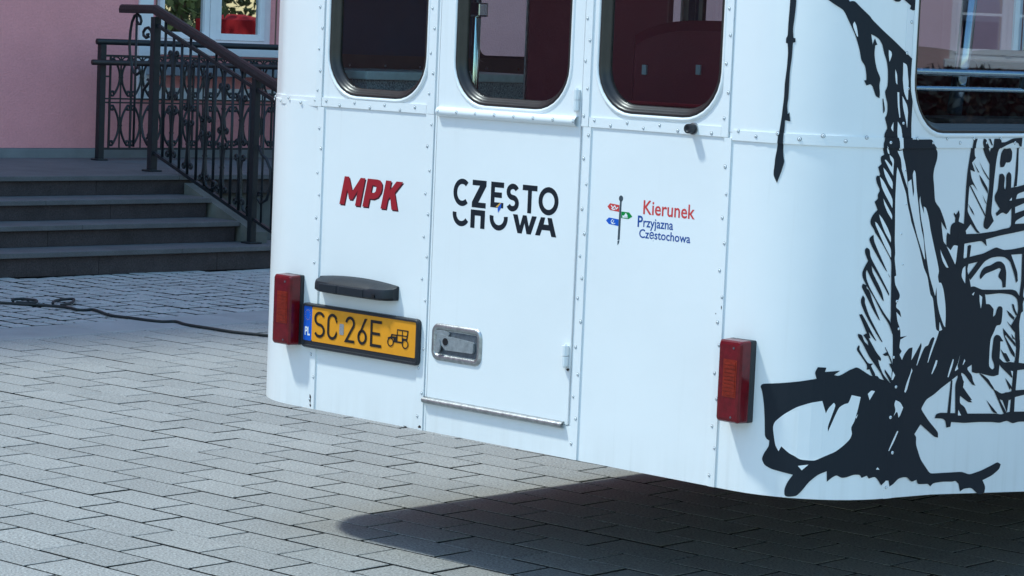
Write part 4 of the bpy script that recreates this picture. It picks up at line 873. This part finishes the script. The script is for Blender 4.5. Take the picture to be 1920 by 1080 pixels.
# ------------------------------------------------------------------ stairs
st = empty('stone_staircase', (0, 0, 0), TB); tag(st, 'dark stone staircase of four steps up to a landing by the pink wall', 'staircase')
ZS = [0.15, 0.285, 0.415, 0.545]; VS = [13.768, 14.072, 14.397, 14.723]; UE = 10.5
for k in range(4):
    zt, v = ZS[k], VS[k]; zb = 0.0 if k == 0 else ZS[k - 1]; ue = 13.4 if k == 0 else (UE if k < 3 else 16.0); u = 5.0 + 0.3 * k
    vback = (VS[k + 1] + 0.05) if k < 3 else WV - 0.031
    while u < ue - 0.01:
        n = min(ue, u + random.uniform(1.3, 2.2));  n = ue if ue - n < 0.5 else n
        b = MB(); b.box(u + 0.001, n - 0.001, v, vback, zt - 0.032, zt, ch=0.004); b.build('tread', M_tread, st); u = n
    u = 5.0 + 0.2 * k
    while u < ue - 0.05:
        n = min(ue - 0.02, u + random.choice((0.42, 0.9, 1.2, 1.7))); n = ue - 0.02 if ue - n < 0.35 else n
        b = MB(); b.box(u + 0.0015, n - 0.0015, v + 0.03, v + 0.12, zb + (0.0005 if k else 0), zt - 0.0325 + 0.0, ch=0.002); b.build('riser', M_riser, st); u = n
b = MB(); b.box(5.0, 10.45, 14.9, WV - 0.03, 0.0, ZS[3] - 0.034); b.build('core', M_cheek, st)
b = MB(); b.box(10.63, 16.0, 14.80, 14.88, 0.0, ZS[3] - 0.034); b.build('landing_wall', M_cheek, st)
b = MB(); prof = [(13.93, 0.1505), (13.93, 0.225), (14.72, 0.492), (14.72, 0.1505)]
b.loops([[(10.505, y, z) for y, z in prof], [(10.615, y, z) for y, z in prof]], True, True, True); b.build('cheek', M_cheek, st)
# ------------------------------------------------------------------ iron railings
def lyre(h, w, r=0.0075):
    def half(sg):
        p = []
        for i in range(9):
            s = i / 8; p.append((0.009 + (w - 0.036) * s ** 2.0, h / 2 + sg * h / 2 * 0.90 * s))
        ex, ez = p[-1]; n = 11
        for i in range(1, n + 1):
            q = i / n; a = R(-100 + 300 * q) ; rr_ = 0.020 - 0.010 * q
            p.append((ex + 0.004 + rr_ * math.cos(a) * 1.0, ez + sg * (-(0.019) - rr_ * math.sin(a)) * 1.0 + 0.0))
        return p
    a = half(-1)
    a = [(x, z) for x, z in a]; c = half(1)
    return list(reversed(a)) + c[1:]
def scroll_mesh(name, h, w, mir, r=0.0085, plane='x'):
    pts = lyre(h, w); b = MB()
    q = [((x * mir, 0, z) if plane == 'x' else (0, x * mir, z)) for x, z in pts]
    n = len(q); rad = [r * (1.0 if 3 < i < n - 4 else 1.25) for i in range(n)]
    b.tube(q, rad, 6); return b.mesh(name, M_iron, True)
lr = empty('landing_railing', (10.85 * math.cos(TB) - 16.27 * math.sin(TB), 10.85 * math.sin(TB) + 16.27 * math.cos(TB), ZS[3]), TB)
tag(lr, 'black wrought iron railing along the landing below the pink wall window', 'railing')
def rod(name, par, pts, r, n=8, m=None, sx=1.0):
    b = MB(); b.tube(pts, r, n, sx=sx); return b.build(name, m or M_iron, par, smooth=n > 4)
LZ = lambda z: z - ZS[3]
b = MB(); b.box(-0.024, 0.024, -0.024, 0.024, 0.0, LZ(1.385), ch=0.003); b.box(-0.045, 0.045, -0.045, 0.045, 0.0, 0.012, ch=0.003); b.build('post', M_iron, lr)
XE = 3.4
rod('top_rail', lr, [(-0.045, 0, LZ(1.405)), (XE, 0, LZ(1.405))], 0.023, 10)
rod('handrail', lr, [(-0.12, -0.06, LZ(1.256)), (XE, -0.06, LZ(1.256))], 0.021, 10, M_wood)
for zz, r in ((1.305, 0.011), (0.994, 0.008), (0.966, 0.008), (0.63, 0.011)): rod('rail', lr, [(0.02, 0, LZ(zz)), (XE, 0, LZ(zz))], r, 4)
rod('rail', lr, [(0.02, 0, LZ(1.155)), (0.076, 0, LZ(1.155))], 0.008, 4)
ml, mr_, = scroll_mesh('scroll', 0.325, 0.0925, 1), scroll_mesh('scroll', 0.325, 0.0925, -1)
ul, ur = scroll_mesh('scroll', 0.30, 0.0925, 1), scroll_mesh('scroll', 0.30, 0.0925, -1)
pk = MB(); pk.box(-0.0065, 0.0065, -0.0065, 0.0065, 0, LZ(1.305) - LZ(0.63)); pkm = pk.mesh('bar', M_iron)
thk = MB(); thk.tube([(0, 0, 0), (0, 0, LZ(1.305) - LZ(0.63))], 0.0062, 6); thm = thk.mesh('bar', M_iron)
clm = MB(); clm.box(-0.014, 0.014, -0.011, 0.011, -0.006, 0.006); clmm = clm.mesh('collar', M_iron)
arcm = MB(); arcm.tube([(0.038 * math.cos(R(a)), 0, 0.036 * math.sin(R(a))) for a in range(0, 181, 20)], 0.0055, 6); arm = arcm.mesh('arch', M_iron, True)
for k in range(16):
    x0 = 0.076 + 0.185 * k
    o = link('bar', pkm, lr); o.location = (x0, 0, LZ(0.63))
    xm = x0 + 0.0925
    o = link('bar', thm, lr); o.location = (xm, 0, LZ(0.63))
    for me, z0 in ((ml, 0.637), (mr_, 0.637), (ul, 1.0), (ur, 1.0)):
        o = link('scroll', me, lr); o.location = (xm, 0, LZ(z0))
    for z0 in (0.80, 1.15):
        o = link('collar', clmm, lr); o.location = (xm, 0, LZ(z0))
    for dx in (-0.045, 0.045):
        o = link('arch', arm, lr); o.location = (xm + dx, 0, LZ(1.262))
# stair railing along the right edge of the flight
sr = empty('stair_railing', (UE * math.cos(TB) - 15.10 * math.sin(TB), UE * math.sin(TB) + 15.10 * math.cos(TB), ZS[3]), TB)
tag(sr, 'sloping wrought iron railing with brown handrail down the right side of the stairs', 'railing')
SLP = 0.335
def sy(v): return v - 15.10
def zl(v, z0): return LZ(z0 - SLP * (15.056 - v))
b = MB(); b.box(-0.026, 0.026, -0.026, 0.026, 0, LZ(1.60), ch=0.003); b.box(-0.05, 0.05, -0.05, 0.05, 0.0, 0.012, ch=0.003); b.build('post', M_iron, sr)
b = MB(); b.box(-0.022, 0.022, sy(13.945) - 0.022, sy(13.945) + 0.022, LZ(ZS[0]), zl(13.945, 1.60), ch=0.003); b.box(-0.05, 0.05, sy(13.945) - 0.05, sy(13.945) + 0.05, LZ(ZS[0]), LZ(ZS[0]) + 0.012, ch=0.003); b.build('post', M_iron, sr)
b = MB(); hp = [(sy(15.50), LZ(1.648)), (sy(15.10), LZ(1.652)), (sy(13.62), LZ(1.652 - SLP * 1.48))]
sec = [(-0.032, -0.030), (0.032, -0.030), (0.036, -0.004), (0.028, 0.022), (0.012, 0.030), (-0.012, 0.030), (-0.028, 0.022), (-0.036, -0.004)]
b.loops([[(x, y, z + q) for x, q in sec] for y, z in hp], True, True, True); b.build('handrail', M_wood, sr)
def slab_rail(name, za, h, w, v0=15.075, v1=13.64):
    b = MB(); b.loops([[(sx * w, sy(v), zl(v, za) + q) for sx, q in ((-1, -h), (1, -h), (1, h), (-1, h))] for v in (v0, v1)], True, True, True); return b.build(name, M_iron, sr)
slab_rail('upper_rail', 1.536, 0.012, 0.012); slab_rail('bottom_rail', 0.668, 0.012, 0.012, v1=13.97)
v = 14.98; k = 0
slb, slm = scroll_mesh('scroll', 0.36, 0.06, 1, plane='y'), scroll_mesh('scroll', 0.36, 0.06, -1, plane='y')
while v > 13.98:
    rod('bar', sr, [(0, sy(v), zl(v, 0.668)), (0, sy(v), zl(v, 1.536 if k % 3 else 1.62))], 0.0095, 6)
    if k % 2 == 1:
        for me, zz in ((slb, 0.70), (slm, 0.70), (slb, 1.09), (slm, 1.09)):
            o = link('scroll', me, sr); o.location = (0, sy(v), zl(v, zz))
        for zz in (0.88, 1.27):
            o = link('collar', clmm, sr); o.location = (0, sy(v), zl(v, zz)); o.rotation_euler = (0, 0, math.pi / 2)
    v -= 0.098; k += 1
slab_rail('foot_rail', 0.690, 0.010, 0.010, 13.92, 13.68)
v = 13.85
while v > 13.7:
    rod('bar', sr, [(0, sy(v), zl(v, 1.536) - 0.85), (0, sy(v), zl(v, 1.536))], 0.0075, 6); v -= 0.11
rod('bar', sr, [(0, sy(15.33), LZ(0.70)), (0, sy(15.33), LZ(1.62))], 0.0085, 6)
def yz(name, pts, r=0.0085):
    b = MB(); n = len(pts); b.tube([(0, sy(a), LZ(c)) for a, c in pts], r, 6); return b.build(name, M_iron, sr, smooth=True)
def crv(v0, z0, v1, z1, bul, n=12):
    return [(v0 + (v1 - v0) * i / n + bul * math.sin(math.pi * i / n), z0 + (z1 - z0) * i / n) for i in range(n + 1)]
def curl(v, z, r, a0, a1, n=12): return [(v + r * (1 - 0.5 * i / n) * math.cos(R(a0 + (a1 - a0) * i / n)), z + r * (1 - 0.5 * i / n) * math.sin(R(a0 + (a1 - a0) * i / n))) for i in range(n + 1)]
for pts in (
    [(15.321, 1.56), (15.311, 1.547), (15.285, 1.546), (15.274, 1.568), (15.291, 1.599), (15.324, 1.613), (15.359, 1.601), (15.387, 1.559), (15.404, 1.49), (15.411, 1.408), (15.402, 1.339), (15.383, 1.27), (15.355, 1.214), (15.319, 1.198), (15.284, 1.211), (15.275, 1.234), (15.301, 1.249), (15.328, 1.243)],
    [(15.204, 1.477), (15.184, 1.48), (15.181, 1.465), (15.21, 1.455), (15.244, 1.471), (15.247, 1.494), (15.223, 1.518), (15.189, 1.526), (15.156, 1.505), (15.138, 1.469), (15.133, 1.417)],
    [(15.146, 0.786), (15.167, 0.771), (15.161, 0.791), (15.132, 0.809), (15.102, 0.794), (15.108, 0.764), (15.165, 0.74), (15.212, 0.775), (15.237, 0.842), (15.254, 0.934), (15.246, 1.02), (15.228, 1.097), (15.185, 1.133), (15.157, 1.159), (15.18, 1.171)],
    [(13.878, 0.48), (13.845, 0.47), (13.851, 0.499), (13.883, 0.492), (13.898, 0.451), (13.858, 0.42), (13.795, 0.449), (13.76, 0.54), (13.763, 0.647), (13.81, 0.712), (13.868, 0.748), (13.903, 0.794)],
    [(13.996, 0.392), (13.971, 0.391), (13.986, 0.371), (14.011, 0.383), (13.993, 0.34), (14.043, 0.361), (14.075, 0.428), (14.079, 0.566), (14.094, 0.704), (14.118, 0.841)],
    [(14.412, 0.538), (14.386, 0.53), (14.351, 0.517), (14.367, 0.488), (14.413, 0.471), (14.466, 0.494), (14.485, 0.548), (14.486, 0.659), (14.508, 0.758), (14.554, 0.815)]):
    yz('scroll', pts, 0.0105)
# ------------------------------------------------------------------ cable on the ground
CAB = [(-2.981, 14.509), (-2.803, 14.496), (-2.692, 14.477), (-2.583, 14.466), (-2.462, 14.436), (-2.396, 14.384), (-2.343, 14.311), (-2.304, 14.319), (-2.269, 14.357), (-2.2, 14.23), (-2.132, 14.105), (-2.018, 14.038), (-1.92, 13.966), (-1.835, 13.926), (-1.767, 13.953), (-1.697, 13.836), (-1.557, 13.713), (-1.419, 13.592), (-1.241, 13.509), (-1.144, 13.457), (-0.941, 13.302), (-0.3, 13.0), (0.8, 13.1), (2.2, 13.6), (3.8, 15.2)]
CL1 = [(-2.741, 14.548), (-2.757, 14.616), (-2.738, 14.655), (-2.711, 14.674), (-2.67, 14.66), (-2.635, 14.637), (-2.616, 14.581), (-2.618, 14.524), (-2.64, 14.497), (-2.675, 14.483), (-2.711, 14.494)]
CL2 = [(-2.515, 14.511), (-2.527, 14.592), (-2.519, 14.677), (-2.5, 14.723), (-2.476, 14.764), (-2.454, 14.78), (-2.435, 14.731), (-2.426, 14.622), (-2.426, 14.537), (-2.444, 14.485), (-2.462, 14.459)]

def smoothline(p, closed=False, sub=4):
    out = []; n = len(p)
    for i in range(n - 1 if not closed else n):
        p0, p1, p2, p3 = [Vector((*p[j % n if closed else max(0, min(n - 1, j))], 0)) for j in (i - 1, i, i + 1, i + 2)]
        for k in range(sub):
            t = k / sub; out.append(0.5 * ((2 * p1) + (p2 - p0) * t + (2 * p0 - 5 * p1 + 4 * p2 - p3) * t * t + (3 * p1 - p0 - 3 * p2 + p3) * t ** 3))
    if not closed: out.append(Vector((*p[-1], 0)))
    return out
cab = empty('cable', (CAB[3][0], CAB[3][1], 0)); tag(cab, 'black rubber cable with two loops lying across the paving', 'cable')
for nm, pts, cl_, z in (('cord', CAB, False, 0.009), ('cord_loop', CL1, False, 0.016), ('cord_loop', CL2, False, 0.016)):
    b = MB(); q = smoothline(pts, cl_); b.tube([(p.x - CAB[3][0], p.y - CAB[3][1], z) for p in q], 0.008, 8); b.build(nm, M_cable, cab, smooth=True)
# ------------------------------------------------------------------ things mirrored in the panes (beyond the right edge of the view)
an = empty('pink_annex', (18, 0, 0), 0); tag(an, 'sunlit pink annex with white windows mirrored in the bus side window', 'building')
awins = [(10.40 + 3.0 * k, 11.50 + 3.0 * k) for k in (-2, -1, 0)]
ys = sorted({2.0, 13.0} | {q for w in awins for q in w}); zs = [0.0, 1.52, 3.1, 7.5]
b = MB()
for i in range(len(ys) - 1):
    for j in range(3):
        if j == 1 and any(abs(ys[i] - w[0]) < 1e-6 for w in awins): continue
        b.add([(0, ys[i], zs[j]), (0, ys[i + 1], zs[j]), (0, ys[i + 1], zs[j + 1]), (0, ys[i], zs[j + 1])], [(3, 2, 1, 0)])
b.add([(0, 2, 0), (8, 2, 0), (8, 2, 7.5), (0, 2, 7.5)], [(0, 1, 2, 3)]); b.add([(0, 13, 0), (8, 13, 0), (8, 13, 7.5), (0, 13, 7.5)], [(3, 2, 1, 0)]); b.add([(8, 2, 0), (8, 13, 0), (8, 13, 7.5), (8, 2, 7.5)], [(0, 1, 2, 3)])
b.build('wall', M_pink2, an, fix=False)
b = MB(); b.loops([[(-0.3, 1.7, 7.5), (8.3, 1.7, 7.5), (8.3, 13.3, 7.5), (-0.3, 13.3, 7.5)], [(4, 2.5, 9.5), (4.1, 2.5, 9.5), (4.1, 12.5, 9.5), (4, 12.5, 9.5)]], True, True, True); b.build('roof', M_roof, an)
for a, c in awins:
    w_ = empty('window', (0, 0, 0), math.pi / 2, an)
    wd = casement(a, c, 1.52, 3.1, w_, 0.0, M_bglass)
    ch = list(w_.children)
    # casement is drawn along x with its outside towards -y: turned here so that it faces -x
    for o in ch: o.parent = an; o.rotation_euler = (0, 0, math.pi / 2); o.scale = (1, -1, 1); o.location = (0, 0, 0)
    bpy.data.objects.remove(w_)
    for zz in (1.93, 2.5):
        for s0, s1 in ((a + 0.11, (a + c) / 2 - 0.08), ((a + c) / 2 + 0.08, c - 0.11)):
            b = MB(); b.box(0.06, 0.085, s0, s1, zz - 0.012, zz + 0.012); b.build('glazing_bar', M_frame, wd if False else an)
def tree(x, y, h, rad, label, seed, low=0.34, ncl=38):
    rnd = random.Random(seed); t = empty('tree', (x, y, 0)); tag(t, label, 'tree', 'trees mirrored in the panes')
    b = MB(); b.tube([(0, 0, 0), (0.05, 0.02, h * 0.25), (-0.04, 0.05, h * 0.5), (0.02, 0, h * 0.8)], [0.17, 0.13, 0.1, 0.03], 8)
    for k in range(9):
        a = rnd.uniform(0, 6.28); z0 = h * rnd.uniform(0.25, 0.6); l = rad * rnd.uniform(0.5, 0.9)
        b.tube([(0, 0, z0), (l * 0.5 * math.cos(a), l * 0.5 * math.sin(a), z0 + l * 0.35), (l * math.cos(a), l * math.sin(a), z0 + l * 0.6)], [0.05, 0.035, 0.012], 5)
    b.build('trunk', M_bark, t)
    b = MB()
    cl_ = [(rnd.gauss(0, rad * 0.42), rnd.gauss(0, rad * 0.42), h * (low + 0.28) + rnd.gauss(0, h * 0.17), rnd.uniform(0.3, 0.6) * rad * 0.5) for _ in range(ncl)]
    for cx, cy, cz, cr in cl_:
        for _ in range(75):
            d = Vector((rnd.gauss(0, 1), rnd.gauss(0, 1), rnd.gauss(0, 1))).normalized() * cr * rnd.random() ** 0.4
            u_ = Vector((rnd.gauss(0, 1), rnd.gauss(0, 1), rnd.gauss(0, 1))).normalized() * 0.09; v_ = u_.cross(Vector((rnd.gauss(0, 1), rnd.gauss(0, 1), rnd.gauss(0, 1)))).normalized() * 0.05
            p = Vector((cx, cy, max(cz, h * low))) + d
            b.add([p - u_, p + v_, p + u_, p - v_], [(0, 1, 2, 3)])
    o = b.build('crown', M_leaf, t, fix=False)
tree(11.0, 16.2, 6.5, 2.2, 'leafy tree mirrored in the left pane of the building window', 3)
tree(15.0, 18.2, 7.5, 2.6, 'taller leafy tree mirrored in the right pane of the building window', 5)
tree(19.5, 15.5, 7.0, 2.6, 'broad leafy tree farthest right beyond the market stall', 8, 0.16, 60)
tree(21.0, 19.5, 8.0, 3.0, 'tallest leafy tree behind the market stall', 9, 0.14, 70)
sta = empty('market_stall', (12.4, 17.83, 0), 0.0); tag(sta, 'red draped market stall mirrored in the building window', 'stall')
b = MB(); b.box(-0.6, 0.6, -0.4, 0.4, 0.86, 0.9); b.build('table_top', M_wood, sta)
b = MB(); b.box(-0.62, 0.62, -0.42, -0.4, 0.3, 0.905); b.box(-0.62, -0.6, -0.399, 0.42, 0.3, 0.905); b.build('red_cloth', M_curtain, sta)
b = MB(); b.loops([[(-0.6, -0.42, 1.1), (0.6, -0.42, 1.1), (0.6, 0.42, 1.1), (-0.6, 0.42, 1.1)], [(-0.6, -0.42, 1.585), (0.6, -0.42, 1.585), (0.6, 0.42, 1.585), (-0.6, 0.42, 1.585)], [(-0.3, -0.05, 1.66), (0.3, -0.05, 1.66), (0.3, 0.05, 1.66), (-0.3, 0.05, 1.66)]], True, False, True); b.build('canopy', M_curtain, sta)
for x in (-0.57, 0.57):
    for y in (-0.38, 0.38): rod('leg', sta, [(x, y, 0), (x, y, 1.6)], 0.02, 6)

hd = empty('added_hedge', (16.6, 8.5, 0)); tag(hd, 'unseen dark leaf block added to darken the lower reflection in the bus side window', 'added_hedge')  # invented dark leaf block, out of view, to darken the side window's reflection
rnd = random.Random(11); b = MB()
for _ in range(16000):
    f = rnd.random(); y = rnd.uniform(-5.5, 4.5)
    if f < 0.45: p = Vector((-0.4 - rnd.random() * 0.1, y, rnd.uniform(0.05, 1.38)))
    elif f < 0.8: p = Vector((rnd.uniform(-0.45, 0.4), y, 1.36 + rnd.gauss(0, 0.03)))
    else: p = Vector((0.4 + rnd.random() * 0.1, y, rnd.uniform(0.05, 1.38)))
    u_ = Vector((rnd.gauss(0, 1), rnd.gauss(0, 1), rnd.gauss(0, 1))).normalized() * 0.06; v_ = u_.cross(Vector((rnd.gauss(0, 1), rnd.gauss(0, 1), rnd.gauss(0, 1)))).normalized() * 0.035
    b.add([p - u_, p + v_, p + u_, p - v_], [(0, 1, 2, 3)])
b.build('added_leaves', M_refl_dark, hd, fix=False)
b = MB(); b.box(-0.36, 0.36, -5.45, 4.45, 0.02, 1.3); b.build('added_core', M_bark, hd)
